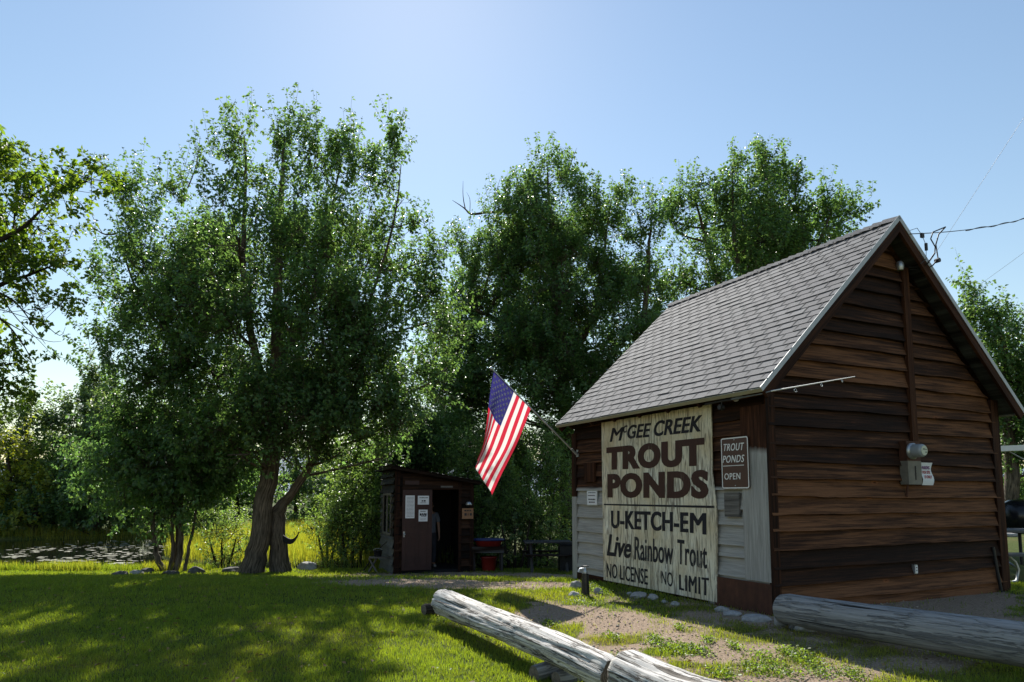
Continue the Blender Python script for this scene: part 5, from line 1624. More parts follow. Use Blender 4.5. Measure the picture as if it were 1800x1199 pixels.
# ------------------------------------------------------------------ stones
def stone(px, py, w, h, seed, label, mat='rock', group='stones along the shed wall', name='stone', flat=1.0):
    rg = np.random.default_rng(seed)
    c = at(px, py + h * .3); k = c[1] / 1212
    rx, rz = w * .5 * k, h * .62 * k
    V_, F_ = ico(3)
    nrm = V_
    f = 1 + .28 * (fbm(V_[:, 0] * 1.4 + seed, V_[:, 1] * 1.4 + V_[:, 2] * 1.7, seed, 3) - .5) * 2
    # chip the stone with a few flat cuts
    P = V_ * f[:, None]
    for _ in range(7):
        d = unit(rg.normal(0, 1, 3)); lim = rg.uniform(.72, .95)
        s_ = P @ d; P = P - np.outer(np.maximum(s_ - lim, 0), d)
    P = P * np.array([rx, rx * rg.uniform(.6, .85), rz * flat])
    a = rg.uniform(-.35, .35); P = P @ np.array([[math.cos(a), -math.sin(a), 0], [math.sin(a), math.cos(a), 0], [0, 0, 1]]).T
    o = np_mesh(name, P + c + UP * rz * .45, F_, M[mat], smooth=True, origin=c)
    return tag(o, label, 'stone', group)


def ico(sub):
    t = (1 + 5 ** .5) / 2
    V_ = [(-1, t, 0), (1, t, 0), (-1, -t, 0), (1, -t, 0), (0, -1, t), (0, 1, t), (0, -1, -t), (0, 1, -t), (t, 0, -1), (t, 0, 1), (-t, 0, -1), (-t, 0, 1)]
    F_ = [(0, 11, 5), (0, 5, 1), (0, 1, 7), (0, 7, 10), (0, 10, 11), (1, 5, 9), (5, 11, 4), (11, 10, 2), (10, 7, 6), (7, 1, 8), (3, 9, 4), (3, 4, 2), (3, 2, 6), (3, 6, 8), (3, 8, 9), (4, 9, 5), (2, 4, 11), (6, 2, 10), (8, 6, 7), (9, 8, 1)]
    V_ = [np.array(v) / np.linalg.norm(v) for v in V_]
    for _ in range(sub):
        cache, nf = {}, []
        def mid(a, b_):
            k = (min(a, b_), max(a, b_))
            if k not in cache:
                m = V_[a] + V_[b_]; V_.append(m / np.linalg.norm(m)); cache[k] = len(V_) - 1
            return cache[k]
        for a, b_, c in F_:
            x, y, z = mid(a, b_), mid(b_, c), mid(c, a)
            nf += [(a, x, z), (b_, y, x), (c, z, y), (x, y, z)]
        F_ = nf
    return np.array(V_), np.array(F_)


for i, (x, y, w, h, lab) in enumerate((
        (1122, 1047, 30, 13, 'pale flat stone below the left half of the big sign'), (1148, 1051, 20, 11, 'small rounded stone just right of the pale flat stone under the sign'),
        (1187, 1062, 18, 8, 'small grey stone below the seam of the big sign'), (1107, 1044, 12, 6, 'tiny stone left of the pale flat stone under the sign'), (1168, 1058, 12, 6, 'tiny stone between two larger ones under the sign'), (1270, 1072, 25, 11, 'leftmost stone in front of the rusty sheet'),
        (1288, 1079, 33, 10, 'long low stone at the middle of the rusty sheet'), (1330, 1088, 53, 15, 'large flat pale stone at the right end of the rusty sheet'), (1377, 1092, 32, 26, 'upright rounded boulder at the end of the peeled log'),
        (1418, 1104, 40, 18, 'pale angular stone under the peeled log'), (1395, 1104, 18, 14, 'dark stone wedged between the boulder and the angular stone'), (1012, 1030, 24, 15, 'pale rock left of the standpipe'), (1009, 1046, 22, 10, 'low pale rock in front of the standpipe'), (1052, 1041, 18, 13, 'grey rock right of the standpipe'))):
    stone(x, y, w, h, 200 + i, lab, 'rock_dark' if 'dark' in lab else 'rock')
for i, (x, y, w, h, lab, mt) in enumerate(((540, 997, 34, 16, 'flat-topped rock right of the big trunk', 'rock'), (408, 1003, 36, 12, 'dark low rock left of the big trunk', 'rock_dark'), (212, 1009, 34, 10, 'long dark stone on the pond bank left of the slim stems', 'rock_dark'),
                                           (240, 1007, 26, 9, 'grey stone on the pond bank nearest the slim stems', 'rock'), (345, 1004, 30, 14, 'dark rock right of the slim stems', 'rock_dark'), (300, 1008, 30, 10, 'dark stone at the foot of the slim stems', 'rock_dark'), (258, 1004, 22, 10, 'small dark bank stone left of the slim stems', 'rock_dark'))):
    stone(x, y, w, h, 240 + i, lab, mt, 'stones on the pond bank')

# ------------------------------------------------------------------ standpipe
c = at(1029, 1048); k = c[1] / 1212
sp = thing('standpipe', 'black garden standpipe with a tap in the grass at the shed corner', 'standpipe', c)
mb = MB(); mb.tube([c - UP * .05, c + UP * .10, c + UP * .30], [.062, .055, .045], 14); mb.build('pipe', M['black_paint'], sp)
mb = MB(); hd = c + UP * .30
mb.lathe(hd, UP, [(0, .03), (.03, .034), (.05, .02), (.09, .018)], 12); mb.tube([hd + UP * .06, hd + UP * .06 - np.array([.07, 0.02, 0]), hd + UP * .02 - np.array([.09, .02, 0])], [.016, .015, .017], 8)
mb.build('tap', M['galv'], sp)
mb = MB(); mb.tube([hd + UP * .095 - np.array([.05, 0, 0]), hd + UP * .095 + np.array([.05, 0, 0])], .008, 6); mb.lathe(hd + UP * .09, UP, [(0, .03), (.012, .03)], 12); mb.build('tap_handle', M['black_metal'], sp)

# ------------------------------------------------------------------ the small shack
KA = R(20)
K0 = at(693, 1009)
KX = np.array([math.cos(KA), math.sin(KA), 0]); KY = np.array([-math.sin(KA), math.cos(KA), 0]); KZ = -KY   # right, back, towards the camera
def kp(x, y, off=0.0):
    p = on_plane(x, y, K0 + KZ * off, KZ); return float((p - K0) @ KX), float(p[2] - K0[2])
KW = kp(829, 1004)[0]; KD = 2.0
zl = kp(693, 826)[1]; zr = kp(828, 850)[1]
roofz = lambda x: zl + (zr - zl) * x / KW
shack = thing('ticket_shack', 'small dark brown lean-to shack with an open doorway by the pond', 'shack', K0)
rng = np.random.default_rng(300); random.seed(300)
dx0, dx1, ox1 = kp(706, 930)[0], kp(758, 930)[0], kp(806, 930)[0]
dz0, dz1 = .08, kp(730, 861)[1]
def kwall(mb, O, ex, ez, x0, x1, z0, z1fn, grey=0.0, h=.2):
    siding(mb, O + ex * x0, ex, ez, x1 - x0, [(a + O[2], b_ + O[2]) for a, b_ in rows_between(z0, z1fn(0) + .3, h, rng, .02)], rng, clip=lambda s: O[2] + z1fn(x0 + s), grey=(lambda s, z: grey), seed=9)
K0f = K0.copy(); base0 = np.array([K0[0], K0[1], 0.0])
def kw(mb, org, ex, ez, x0, x1, z0, zf, grey=0.0, h=.2):
    siding(mb, np.array([org[0], org[1], 0]) + ex * x0, ex, ez, x1 - x0, [(a + K0[2], b_ + K0[2]) for a, b_ in rows_between(z0, 3.0, h, rng, .02)], rng, clip=lambda s: K0[2] + zf(x0 + s), grey=(lambda s, z: grey), seed=9)
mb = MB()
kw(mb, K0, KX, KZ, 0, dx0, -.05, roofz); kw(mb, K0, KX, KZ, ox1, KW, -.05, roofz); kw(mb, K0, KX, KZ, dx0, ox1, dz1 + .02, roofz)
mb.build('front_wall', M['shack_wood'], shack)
mb = MB()
wy0, wy1, wz0, wz1 = .35, 1.55, .92, 2.0
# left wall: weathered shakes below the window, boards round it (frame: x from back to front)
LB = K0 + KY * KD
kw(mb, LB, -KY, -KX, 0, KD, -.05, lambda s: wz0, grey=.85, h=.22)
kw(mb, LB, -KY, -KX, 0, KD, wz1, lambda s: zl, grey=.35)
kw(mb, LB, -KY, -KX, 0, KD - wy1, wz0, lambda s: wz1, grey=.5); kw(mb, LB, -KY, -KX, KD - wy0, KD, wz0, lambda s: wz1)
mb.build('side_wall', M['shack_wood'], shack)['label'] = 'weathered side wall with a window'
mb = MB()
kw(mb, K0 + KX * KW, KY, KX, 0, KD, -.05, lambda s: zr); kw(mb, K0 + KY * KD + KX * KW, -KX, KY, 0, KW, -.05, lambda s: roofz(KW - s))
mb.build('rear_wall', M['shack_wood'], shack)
mb = MB()   # lining and floor
e = .012
for (a, b_) in (((0, 0), (dx0, 0)), ((ox1, 0), (KW, 0))):
    mb.box(K0, KX, UP, KY, (a[0] + e, 0, .0), (b_[0] - e, roofz(b_[0]) - .03, .02))
mb.box(K0, KX, UP, KY, (dx0 - e, dz1 + .02, 0), (ox1 + e, roofz(ox1) - .03, .02))
mb.box(K0, KX, UP, KY, (e, 0, KD - .03), (KW - e, zr - .02, KD - .008)); mb.box(K0, KX, UP, KY, (KW - .03, 0, .021), (KW - .008, zr - .03, KD - .031))
for y0_, y1_, z0_, z1_ in ((.021, KD - .031, 0, wz0), (.021, KD - .031, wz1, zl - .05), (.021, wy0, wz0, wz1), (wy1, KD - .031, wz0, wz1)):
    mb.box(K0, KX, UP, KY, (.008, z0_, y0_), (.03, z1_, y1_))
mb.box(K0, KX, UP, KY, (.0, -.02, .0), (KW, .05, KD))
mb.build('lining', M['dark'], shack)
mb = MB()   # roof slab sloping down to the right
sl = (zr - zl) / KW
def rp_(x, y, o): return K0 + KX * x + KY * y + UP * (zl + sl * x + o)
P = [rp_(x, y, o) for o in (.0, .075) for x, y in ((-.16, -.22), (KW + .2, -.22), (KW + .2, KD + .2), (-.16, KD + .2))]
mb.add(P, [(0, 3, 2, 1), (4, 5, 6, 7), (0, 1, 5, 4), (1, 2, 6, 5), (2, 3, 7, 6), (3, 0, 4, 7)], (.35, 0, 0), [(p[0], p[2]) for p in P])
kr = mb.build('roof', M['shack_wood'], shack)
mb = MB()   # corrugated sheet on top
nc = 64; vs = []
for j, y in enumerate((-.26, KD + .24)):
    for i in range(nc + 1):
        x = -.2 + (KW + .44) * i / nc
        vs.append(rp_(x, y, .09 + .012 * math.sin(i * math.pi / 2)))
mb.add(vs, [(i, i + 1, nc + 2 + i, nc + 1 + i) for i in range(nc)]); mb.add([v + UP * .004 for v in vs], [(i, i + 1, nc + 2 + i, nc + 1 + i) for i in range(nc)])
mb.build('roof_sheet', simple('dull_roof_metal', (.16, .17, .18), .4, .25, 4, metal=.5), kr)
for x0_, x1_, w_ in ((-.03, .10, 'left'), (ox1 - .02, ox1 + .06, 'r'), (KW - .07, KW + .03, 'e')):
    mb = MB(); mb.box(K0, KX, UP, KZ, (x0_, -.04, .036), (x1_, roofz(x1_) - .02, .06), (.55, 0, 0), grain=1); mb.build('corner_post' if w_ != 'r' else 'door_jamb', M['shack_trim'], shack)
mb = MB(); mb.box(K0, KX, UP, KZ, (dx0 - .02, dz1 + .005, .037), (ox1, dz1 + .07, .055), (.6, 0, 0)); mb.build('door_header', M['shack_trim'], shack)
# window
mb = MB()
LX = -KX
def lb(mb_, y0_, y1_, z0_, z1_, o0, o1, col=(.5, .3, 0)): mb_.box(K0, KY, UP, LX, (y0_, z0_, o0), (y1_, z1_, o1), col, grain=1)
for y0_, y1_, z0_, z1_ in ((wy0, wy0 + .06, wz0, wz1), (wy1 - .06, wy1, wz0, wz1), (wy0 + .06, wy1 - .06, wz0, wz0 + .06), (wy0 + .06, wy1 - .06, wz1 - .06, wz1), ((wy0 + wy1) / 2 - .02, (wy0 + wy1) / 2 + .02, wz0 + .06, wz1 - .06)):
    lb(mb, y0_, y1_, z0_, z1_, .03, .06)
wf = mb.build('window', M['grey_wood'], shack)
mb = MB(); lb(mb, wy0 + .03, wy1 - .03, wz0 + .03, wz1 - .03, -.005, .004); mb.build('pane', M['glass'], wf)
# door swung against the wall
mb = MB(); mb.box(K0, KX, UP, KZ, (dx0, dz0, .04), (dx1, dz1, .075))
dr = mb.build('door', M['door'], shack)
mb = MB()
for z0_, z1_ in ((.18, .9), (1.0, dz1 - .12)):
    for x0_, x1_ in ((dx0 + .1, (dx0 + dx1) / 2 - .04), ((dx0 + dx1) / 2 + .04, dx1 - .1)):
        for a, b_, c_, d_ in ((x0_, x0_ + .02, z0_, z1_), (x1_ - .02, x1_, z0_, z1_), (x0_ + .02, x1_ - .02, z0_, z0_ + .02), (x0_ + .02, x1_ - .02, z1_ - .02, z1_)):
            mb.box(K0, KX, UP, KZ, (a, c_, .0752), (b_, d_, .083))
mb.build('panel_moulding', M['door'], dr)
hx, hz = kp(709, 939)
mb = MB(); mb.box(K0, KX, UP, KZ, (hx - .02, hz - .07, .0752), (hx + .02, hz + .07, .082)); mb.lathe(K0 + KX * hx + UP * hz + KZ * .082, KZ, [(0, .01), (.03, .01), (.035, .026), (.055, .026), (.06, .012)], 12); mb.build('door_handle', M['galv'], dr)
# papers on the door
def paper(x0, y0, x1, y1, lab, rows, seed, off=.086, kind='paper_notice', mat='paper', cat='notice'):
    (a0, z1), (a1, z0) = kp(x0, y0, off), kp(x1, y1, off)
    t = thing(kind, lab, cat, K0 + KX * a0 + UP * z0 + KZ * off)
    f = (K0, KX, KZ)
    plate('paper_sheet' if mat == 'paper' else 'board', [(a0, z0), (a1, z0), (a1, z1), (a0, z1)], f, off - (.002 if mat == 'paper' else .02), off, M[mat], t)
    if rows: text_rows((a0, z0), (a1, z1), rows, f, off + .002, M['ink'], t, seed)
paper(713, 871, 728.5, 911, 'long printed paper list on the left of the shack door', [(f, .014, .12, .9) for f in np.linspace(.08, .92, 15)], 2)
paper(734.5, 871.5, 754, 887, 'wide white paper at the upper right of the shack door', ((.78, .09, .15, .9), (.42, .16, .35, .7), (.2, .06, .25, .75)), 3)
paper(736, 896, 751.5, 916.5, 'white paper with a dark printed block below the wide paper', ((.86, .06, .2, .8), (.64, .1, .12, .92), (.54, .1, .12, .9), (.44, .06, .3, .85), (.2, .03, .2, .8)), 4)
paper(775, 854, 796, 858.5, 'narrow pale plate over the shack doorway', (), 5, .06, 'name_plate', 'grey_wood', 'plate')
paper(812.5, 893.5, 832, 912, 'tan board with dark marks on the right post of the shack', ((.78, .14, .2, .85), (.42, .24, .2, .4), (.42, .2, .5, .56), (.42, .24, .68, .86)), 6, .09, 'tan_board', 'cardboard', 'board')
paper(712, 843, 737, 852, 'small brown plaque on the header left of the doorway', (), 7, .06, 'wall_plaque', 'door', 'plaque')
lx, lz = kp(823, 888, .1)
la = thing('wall_lamp', 'small wall lamp on the right post of the shack above the tan board', 'lamp', K0 + KX * lx + UP * lz + KZ * .06)
mb = MB(); mb.box(K0, KX, UP, KZ, (lx - .035, lz - .03, .061), (lx + .035, lz + .10, .075)); mb.tube([K0 + KX * lx + UP * (lz + .09) + KZ * .07, K0 + KX * lx + UP * (lz + .09) + KZ * .17], .012, 8); mb.build('arm', M['black_metal'], la)
mb = MB(); mb.lathe(K0 + KX * lx + UP * (lz + .09) + KZ * .15, -UP, [(0, .02), (.02, .06), (.08, .085), (.085, .08)], 16); mb.build('lamp_shade', M['galv'], la)

# ------------------------------------------------------------------ person inside the doorway
def skin_figure(name, nodes, edges, mat, parent, sub=2):
    me = bpy.data.meshes.new('sk'); me.from_pydata([tuple(n[0]) for n in nodes], edges, [])
    o = bpy.data.objects.new('sk', me); COL.objects.link(o)
    m = o.modifiers.new('s', 'SKIN'); m.use_smooth_shade = True
    for i, n in enumerate(nodes):
        sv = me.skin_vertices[0].data[i]; r_ = n[1] if hasattr(n[1], '__len__') else (n[1], n[1]); sv.radius = r_
        sv.use_root = (i == 0)
    u = o.modifiers.new('u', 'SUBSURF'); u.levels = u.render_levels = sub
    bpy.context.view_layer.update()
    m2 = bpy.data.meshes.new_from_object(o.evaluated_get(bpy.context.evaluated_depsgraph_get()))
    bpy.data.objects.remove(o); bpy.data.meshes.remove(me)
    m2.name = name
    m2.materials.clear()
    return link_mesh(name, m2, mat, parent, True)


px_, pz_ = kp(769, 998, -.45)
PB = K0 + KX * (dx1 + .17) + KY * .85 + UP * .05
per = thing('person', 'person in a grey t-shirt and dark trousers standing in the dark shack doorway', 'person', PB)
def pv(x, y, z): return tuple(KX * x + KY * y + UP * z)     # x right, y back
def hand(nodes, edges, wrist, dirv, side):
    d = np.array(dirv); d = d / np.linalg.norm(d); w = np.array(wrist); i0 = len(nodes)
    palm = w + d * .07
    nodes.append((tuple(palm), .024)); pi = i0
    acr = KY
    for k, L_ in enumerate((.075, .085, .08, .062)):
        b_ = palm + acr * ((k - 1.5) * .021) + d * .02
        nodes.append((tuple(b_), .0095)); edges.append((pi, len(nodes) - 1))
        nodes.append((tuple(b_ + d * L_ * .55 + KX * side * .012), .0085)); edges.append((len(nodes) - 2, len(nodes) - 1))
        nodes.append((tuple(b_ + d * L_ + KX * side * .035), .007)); edges.append((len(nodes) - 2, len(nodes) - 1))
    nodes.append((tuple(palm - d * .03 - acr * .035), .011)); edges.append((pi, len(nodes) - 1))
    nodes.append((tuple(palm + d * .015 - acr * .052), .0095)); edges.append((len(nodes) - 2, len(nodes) - 1))
    return pi
N_ = [(pv(0, 0, .93), (.15, .11)), (pv(0, 0, 1.08), (.135, .10)), (pv(0, .01, 1.28), (.16, .115)), (pv(0, .01, 1.40), (.12, .09)), (pv(0, 0, 1.47), .056), (pv(0, -.015, 1.54), .062), (pv(0, -.02, 1.60), (.078, .095)), (pv(0, -.015, 1.68), (.076, .09)), (pv(0, 0, 1.73), .045)]
E_ = [(i, i + 1) for i in range(8)]
for sx in (-1, 1):
    b0 = len(N_)
    N_ += [(pv(sx * .16, .01, 1.38), .062), (pv(sx * .215, .02, 1.24), .050), (pv(sx * .235, .02, 1.09), .042), (pv(sx * .235, -.04, .95), .036), (pv(sx * .225, -.09, .85), .026)]
    E_ += [(3, b0), (b0, b0 + 1), (b0 + 1, b0 + 2), (b0 + 2, b0 + 3), (b0 + 3, b0 + 4)]
    h_ = hand(N_, E_, pv(sx * .225, -.09, .85), pv(0, -.25, -1), -sx); E_.append((b0 + 4, h_))
    b0 = len(N_)
    N_ += [(pv(sx * .095, 0, .82), .088), (pv(sx * .10, -.01, .50), .06), (pv(sx * .105, .01, .30), .056), (pv(sx * .105, .02, .09), .04), (pv(sx * .115, -.05, .045), .04), (pv(sx * .12, -.15, .03), .03)]
    E_ += [(0, b0)] + [(b0 + i, b0 + i + 1) for i in range(5)]
skin_figure('body', N_, E_, M['skin'], per)
N_ = [(pv(0, 0, .86), (.178, .138)), (pv(0, 0, .95), (.172, .132)), (pv(0, 0, 1.08), (.16, .122)), (pv(0, .01, 1.28), (.178, .13)), (pv(0, .01, 1.405), (.135, .10)), (pv(0, .005, 1.45), .07)]; E_ = [(i, i + 1) for i in range(5)]
for sx in (-1, 1):
    b0 = len(N_); N_ += [(pv(sx * .165, .01, 1.38), .076), (pv(sx * .215, .02, 1.24), .068), (pv(sx * .23, .02, 1.16), .062)]; E_ += [(4, b0), (b0, b0 + 1), (b0 + 1, b0 + 2)]
skin_figure('t_shirt', N_, E_, M['shirt'], per)
N_ = [(pv(0, 0, 1.0), (.155, .118)), (pv(0, 0, .86), (.16, .12))]; E_ = [(0, 1)]
for sx in (-1, 1):
    b0 = len(N_); N_ += [(pv(sx * .095, 0, .78), .098), (pv(sx * .10, -.01, .50), .076), (pv(sx * .105, .01, .28), .07), (pv(sx * .105, .02, .10), .062)]; E_ += [(1, b0)] + [(b0 + i, b0 + i + 1) for i in range(3)]
skin_figure('trousers', N_, E_, M['trousers'], per)
for sx in (-1, 1):
    skin_figure('shoe', [(pv(sx * .105, .05, .045), .046), (pv(sx * .112, -.05, .04), .048), (pv(sx * .12, -.17, .032), .036)], [(0, 1), (1, 2)], M['shoe'], per, 1)
skin_figure('hair', [(pv(0, .035, 1.60), (.07, .06)), (pv(0, .02, 1.68), (.085, .09)), (pv(0, 0, 1.74), .06)], [(0, 1), (1, 2)], M['hair'], per, 2)
mb = MB()
for sx in (-1, 1):
    mb.lathe(PB + np.array(pv(sx * .03, -.108, 1.625)), -KY, [(0, .011), (.006, .009)], 8)
mb.build('eyes', M['ink'], per)
mb = MB(); mb.lathe(PB + np.array(pv(0, -.1, 1.60)), -KY, [(0, .017), (.02, .011), (.028, .004)], 8)
for sx in (-1, 1): mb.lathe(PB + np.array(pv(sx * .078, .0, 1.605)), np.array(pv(sx, .3, 0)), [(0, .028), (.012, .024), (.016, .01)], 8)
mb.build('nose_and_ears', M['skin'], per)
mb = MB(); mb.box(PB, KX, UP, -KY, (-.024, 1.557, .085), (.024, 1.566, .093)); mb.build('mouth', simple('lips', (.25, .1, .09), .5), per)

# ------------------------------------------------------------------ things round the shack
# sawhorse bench at its left
bc = at(672, 1006)
bn = thing('plank_bench', 'rough grey plank bench on crossed legs at the left of the shack', 'bench', bc)
def frm(c, ang): a = R(ang); return np.array([math.cos(a), math.sin(a), 0]), np.array([-math.sin(a), math.cos(a), 0])
bx, by = frm(bc, 12)
mb = MB(); mb.box(bc, bx, by, UP, (-.34, -.10, .36), (.42, .10, .40), (.4, 0, 0)); mb.build('seat', M['grey_wood'], bn)
for sx in (-.24, .30):
    for sg_ in (-1, 1):
        mb = MB(); mb.tube([bc + bx * (sx - sg_ * .12) + by * .02 * sg_ - UP * .02, bc + bx * (sx + sg_ * .10) + by * .02 * sg_ + UP * .36], .028, 6); mb.build('leg', M['grey_wood'], bn)
# dark bucket on the bench
bk = bc + bx * (-.12) + UP * .40
kt = thing('black_bucket', 'small black bucket standing on the plank bench', 'bucket', bk)
mb = MB(); mb.lathe(bk, UP, [(0, .09), (.15, .115), (.152, .122), (.165, .122), (.165, .108), (.03, .085)], 18); mb.build('pail', M['black_paint'], kt)
mb = MB(); mb.tube([bk + UP * .15 + bx * .118 * math.cos(a) + by * .05 + UP * .1 * math.sin(a) * .5 for a in np.linspace(0, math.pi, 9)], .005, 5); mb.build('bail_handle', M['galv'], kt)
# leaning stick
mb = MB(); p = at(637, 1006); mb.tube([p, p + np.array([.35, .2, .55]), p + np.array([.8, .5, 1.0])], [.016, .014, .01], 6)
tag(mb.build('leaning_stick', M['bark_dark'], origin=p), 'thin dark stick leaning up through the willow left of the shack', 'stick')

tc = at(857, 1003)
tx, ty = frm(tc, 4)
kk = tc[1] / 1212
ts = thing('wash_stand', 'weathered wooden stand with plank sides right of the shack', 'stand', tc)
w2 = 28 * kk
mb = MB(); mb.box(tc, tx, ty, UP, (-w2, -.28, .48), (w2, -.25, .64), (.5, .45, 0)); mb.box(tc, tx, ty, UP, (-w2, .25, .48), (w2, .28, .64), (.5, .45, 0)); mb.box(tc, tx, ty, UP, (-w2, -.249, .48), (-w2 + .03, .249, .64), (.5, .45, 0)); mb.box(tc, tx, ty, UP, (w2 - .03, -.249, .48), (w2, .249, .64), (.5, .45, 0)); mb.box(tc, tx, ty, UP, (-w2 + .031, -.249, .55), (w2 - .031, .249, .58), (.5, .45, 0))
mb.build('plank_frame', M['shack_wood'], ts)
for sx in (-1, 1):
    for sy in (-1, 1):
        mb = MB(); mb.box(tc, tx, ty, UP, (sx * (w2 - .065) - .035, sy * .21 - .035, -.04), (sx * (w2 - .065) + .035, sy * .21 + .035, .479), (.5, .45, 0), grain=2); mb.build('leg', M['shack_wood'], ts)
tb_ = tc + UP * .581 + tx * .02
tu = thing('red_tub', 'wide red tub with a dark blue rim set in the wooden stand', 'tub', tb_)
mb = MB()
vs = []; nn = 28
for h_, s_ in ((0, .72), (.20, .97), (.205, 1.0)):
    for i in range(nn):
        a = 2 * math.pi * i / nn; vs.append(tb_ + tx * (w2 * .92) * s_ * math.cos(a) + ty * .22 * s_ * math.sin(a) + UP * h_)
mb.add(vs, [(j * nn + i, j * nn + (i + 1) % nn, (j + 1) * nn + (i + 1) % nn, (j + 1) * nn + i) for j in range(2) for i in range(nn)] + [tuple(range(nn - 1, -1, -1))], smooth=True)
mb.build('basin', M['red_plastic'], tu)
mb = MB(); mb.tube([tb_ + tx * (w2 * .95) * math.cos(a) + ty * .23 * math.sin(a) + UP * .22 for a in np.linspace(0, 2 * math.pi, 33)], .028, 8, caps=False); mb.build('rim', M['blue_plastic'], tu)
rb = tc + tx * .03 + UP * .0
rk = thing('red_bucket', 'red bucket on the ground beneath the wooden stand', 'bucket', rb)
mb = MB(); mb.lathe(rb, UP, [(0, .17), (.33, .21), (.332, .222), (.36, .222), (.36, .2), (.04, .16)], 22); mb.build('pail', M['red_plastic'], rk)
mb = MB(); mb.tube([rb + tx * .22 * math.cos(a) - ty * (.22 * abs(math.sin(a)) * .6) + UP * (.34 - .12 * math.sin(a)) for a in np.linspace(0, math.pi, 11)], .006, 5); mb.build('bail_handle', M['galv'], rk)

# picnic table and bin by the second trunk
pc = at(962, 1002); ax_, ay_ = frm(pc, 3)
pt = thing('picnic_table', 'dark wooden picnic table in the shade between the shrub and the bin', 'picnic table', pc)
mb = MB()
for k in range(4): mb.box(pc, ax_, ay_, UP, (-.62, -.36 + k * .185, .72), (.62, -.36 + k * .185 + .17, .76), (.4, .5, 0))
mb.build('tabletop', M['shack_wood'], pt)
for sy in (-1, 1):
    mb = MB(); mb.box(pc, ax_, ay_, UP, (-.62, sy * .62 - .12, .42), (.62, sy * .62 + .12, .46), (.4, .4, 0)); mb.build('seat', M['shack_wood'], pt)
for sx in (-.45, .45):
    for sy in (-1, 1):
        mb = MB(); mb.tube([pc + ax_ * sx + ay_ * sy * .68 - UP * .03, pc + ax_ * sx + ay_ * sy * .2 + UP * .71], .04, 6); mb.build('leg', M['shack_wood'], pt)
    mb = MB(); mb.box(pc, ax_, ay_, UP, (sx - .055, -.72, .38), (sx - .02, .72, .419), (.4, 0, 0), grain=1); mb.build('crossbar', M['shack_wood'], pt)
nc_ = at(1000, 1004)
bi = thing('trash_bin', 'square black trash bin standing between the picnic table and the shed', 'bin', nc_)
bw = 17 * nc_[1] / 1212
mb = MB(); mb.box(nc_, ax_, ay_, UP, (-bw, -.24, -.02), (bw, .24, .66)); mb.build('bin_body', M['black_metal'], bi)
mb = MB(); mb.box(nc_, ax_, ay_, UP, (-bw - .02, -.26, .661), (bw + .02, .26, .72)); mb.tube([nc_ - ax_ * .1 - ay_ * .262 + UP * .69, nc_ + ax_ * .1 - ay_ * .262 + UP * .69], .012, 6); mb.build('lid', M['black_paint'], bi)

# the curved ornament on the big trunk
oc_ = atY(497, 945, MY - .06)
orn = MB(); prof = []
for t in np.linspace(0, 1, 14):
    prof.append((497 + 28 * t, 946 + 7 * math.sin(t * math.pi * .9) * 1.0 - 13 * t ** 4, 6.5 * (1 - t ** 2.2) + .4))
top_ = [atY(x, y - h_ * .8, MY - .06) for x, y, h_ in prof]; bot_ = [atY(x, y + h_ * .8, MY - .06) for x, y, h_ in prof]
nn = len(prof); th = np.array([0, .07, 0])
orn.add(top_ + bot_ + [p + th for p in top_] + [p + th for p in bot_],
        [(i, nn + i, nn + i + 1, i + 1) for i in range(nn - 1)] + [(2 * nn + i, 2 * nn + i + 1, 3 * nn + i + 1, 3 * nn + i) for i in range(nn - 1)] + [(i, i + 1, 2 * nn + i + 1, 2 * nn + i) for i in range(nn - 1)] + [(nn + i, 3 * nn + i, 3 * nn + i + 1, nn + i + 1) for i in range(nn - 1)])
tag(orn.build('trunk_ornament', M['dark'], origin=oc_), 'dark curved tail-shaped ornament sticking out of the big trunk', 'ornament')

# ------------------------------------------------------------------ at the right, behind the shed
# white awning
AY = 12.5
aw = thing('metal_awning', 'white metal awning beam with a slanted brace at the right edge behind the shed', 'awning', np.array([atY(1900, 790, AY)[0], AY, 0]))
pa, pb_ = atY(1748, 789, AY), atY(1990, 779, AY)
X1 = np.array([1., 0, 0]); Y1 = np.array([0, 1., 0])
da = pb_ - pa
mb = MB(); mb.box(pa, da / np.linalg.norm(da), Y1, UP, (0, 0, -.05), (np.linalg.norm(da), .06, .05)); mb.build('front_beam', M['white'], aw)
mb = MB(); mb.box(pa + Y1 * .061, da / np.linalg.norm(da), Y1, UP, (0, 0, .02), (np.linalg.norm(da), 2.4, .045)); mb.build('roof_sheet', M['galv'], aw)
mb = MB(); mb.tube([atY(1765, 789, AY + .1), atY(1850, 835, AY + .1)], .015, 8); mb.build('brace', M['galv'], aw)
for x in (1850, 1975):
    p = atY(x, 785, AY + .1); mb = MB(); mb.tube([np.array([p[0], p[1], 0]), p - UP * .05], .035, 10); mb.build('post', M['white'], aw)
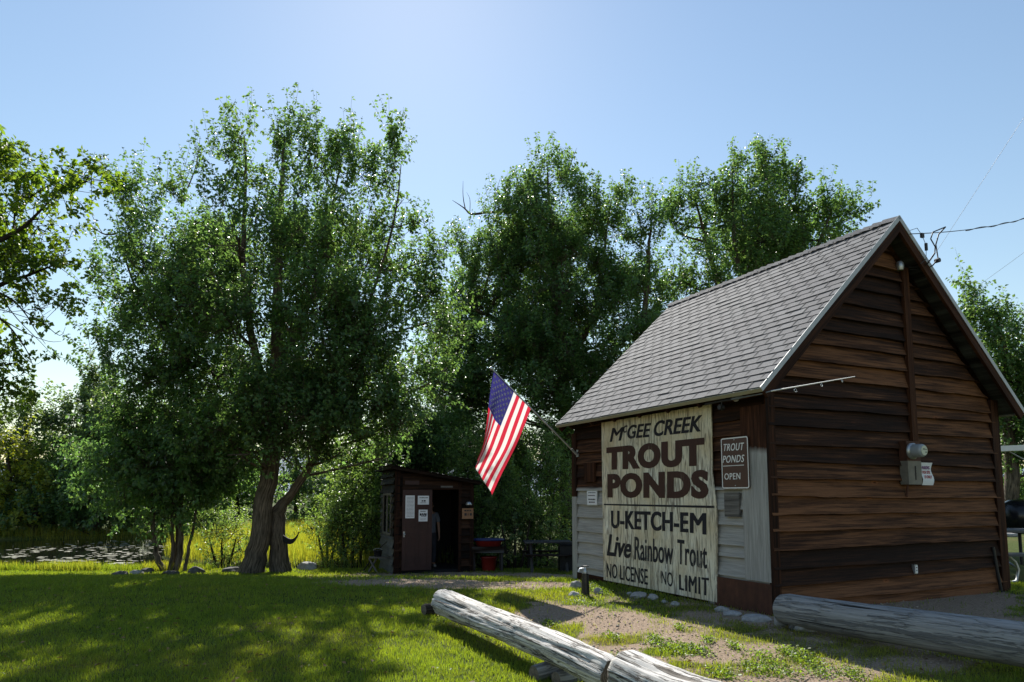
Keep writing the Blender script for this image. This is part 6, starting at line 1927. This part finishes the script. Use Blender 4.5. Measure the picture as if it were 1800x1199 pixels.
# dark rounded tank
TY = 13.2
t0_, t1_ = atY(1763, 908, TY), atY(1930, 910, TY)
tk = thing('dark_tank', 'dark rounded metal tank lying on legs at the right edge behind the shed', 'tank', np.array([(t0_[0] + t1_[0]) / 2, TY, 0]))
L_ = t1_[0] - t0_[0]
mb = MB(); mb.lathe(t0_, X1, [(0, .06), (.02, .17), (.07, .26), (.16, .315), (.28, .33), (L_ - .28, .33), (L_ - .16, .315), (L_ - .07, .26), (L_ - .02, .17), (L_, .06)], 28); mb.build('vessel', M['black_paint'], tk)
for fx in (.25, .75):
    for sy in (-.22, .22):
        p = t0_ + X1 * L_ * fx + Y1 * sy
        mb = MB(); mb.tube([np.array([p[0], p[1], -.02]), p - UP * .2], .03, 8); mb.build('leg', M['black_metal'], tk)
# metal-framed picnic table
RY = 10.6
rt = np.array([atY(1830, 975, RY)[0], RY, 0.0])
pt2 = thing('picnic_table', 'picnic table with curved tubular metal legs at the right edge beside the shed', 'picnic table', rt)
zt_ = atY(1790, 975, RY)[2]
xl_ = atY(1767, 975, RY)[0] - rt[0]
mb = MB()
for k in range(2): mb.box(rt, X1, Y1, UP, (xl_, -.05 + k * .16, zt_ - .025), (1.2, .09 + k * .16, zt_ + .012), (.4, .7, 0))
mb.build('seat', M['shack_wood'], pt2)
mb = MB()
for k in range(4): mb.box(rt, X1, Y1, UP, (xl_ + .1, .55 + k * .19, .74), (1.2, .55 + k * .19 + .175, .78), (.4, .7, 0))
mb.build('tabletop', M['shack_wood'], pt2)
for fx in (xl_ + .12, .95):
    mb = MB(); b0 = rt + X1 * fx
    mb.tube([b0 + Y1 * .1 + UP * (zt_ - .03), b0 + Y1 * .1 + X1 * .10 + UP * (zt_ - .12), b0 + Y1 * .1 + X1 * .14 + UP * .2, b0 + Y1 * .1 + X1 * .10 + UP * .03, b0 + Y1 * .1 - X1 * .05 + UP * .0], .022, 8)
    mb.tube([b0 + Y1 * .1 + UP * .2 + X1 * .14, b0 + Y1 * .5 + UP * .4 + X1 * .1, b0 + Y1 * .8 + UP * .73], .022, 8)
    mb.build('leg', M['galv'], pt2)
stone(1775, 941, 30, 8, 290, 'white stone on the sunlit grass under the dark tank', 'rock', 'stones behind the shed')

lawn(); reeds(); weeds(); gravel(); pads()
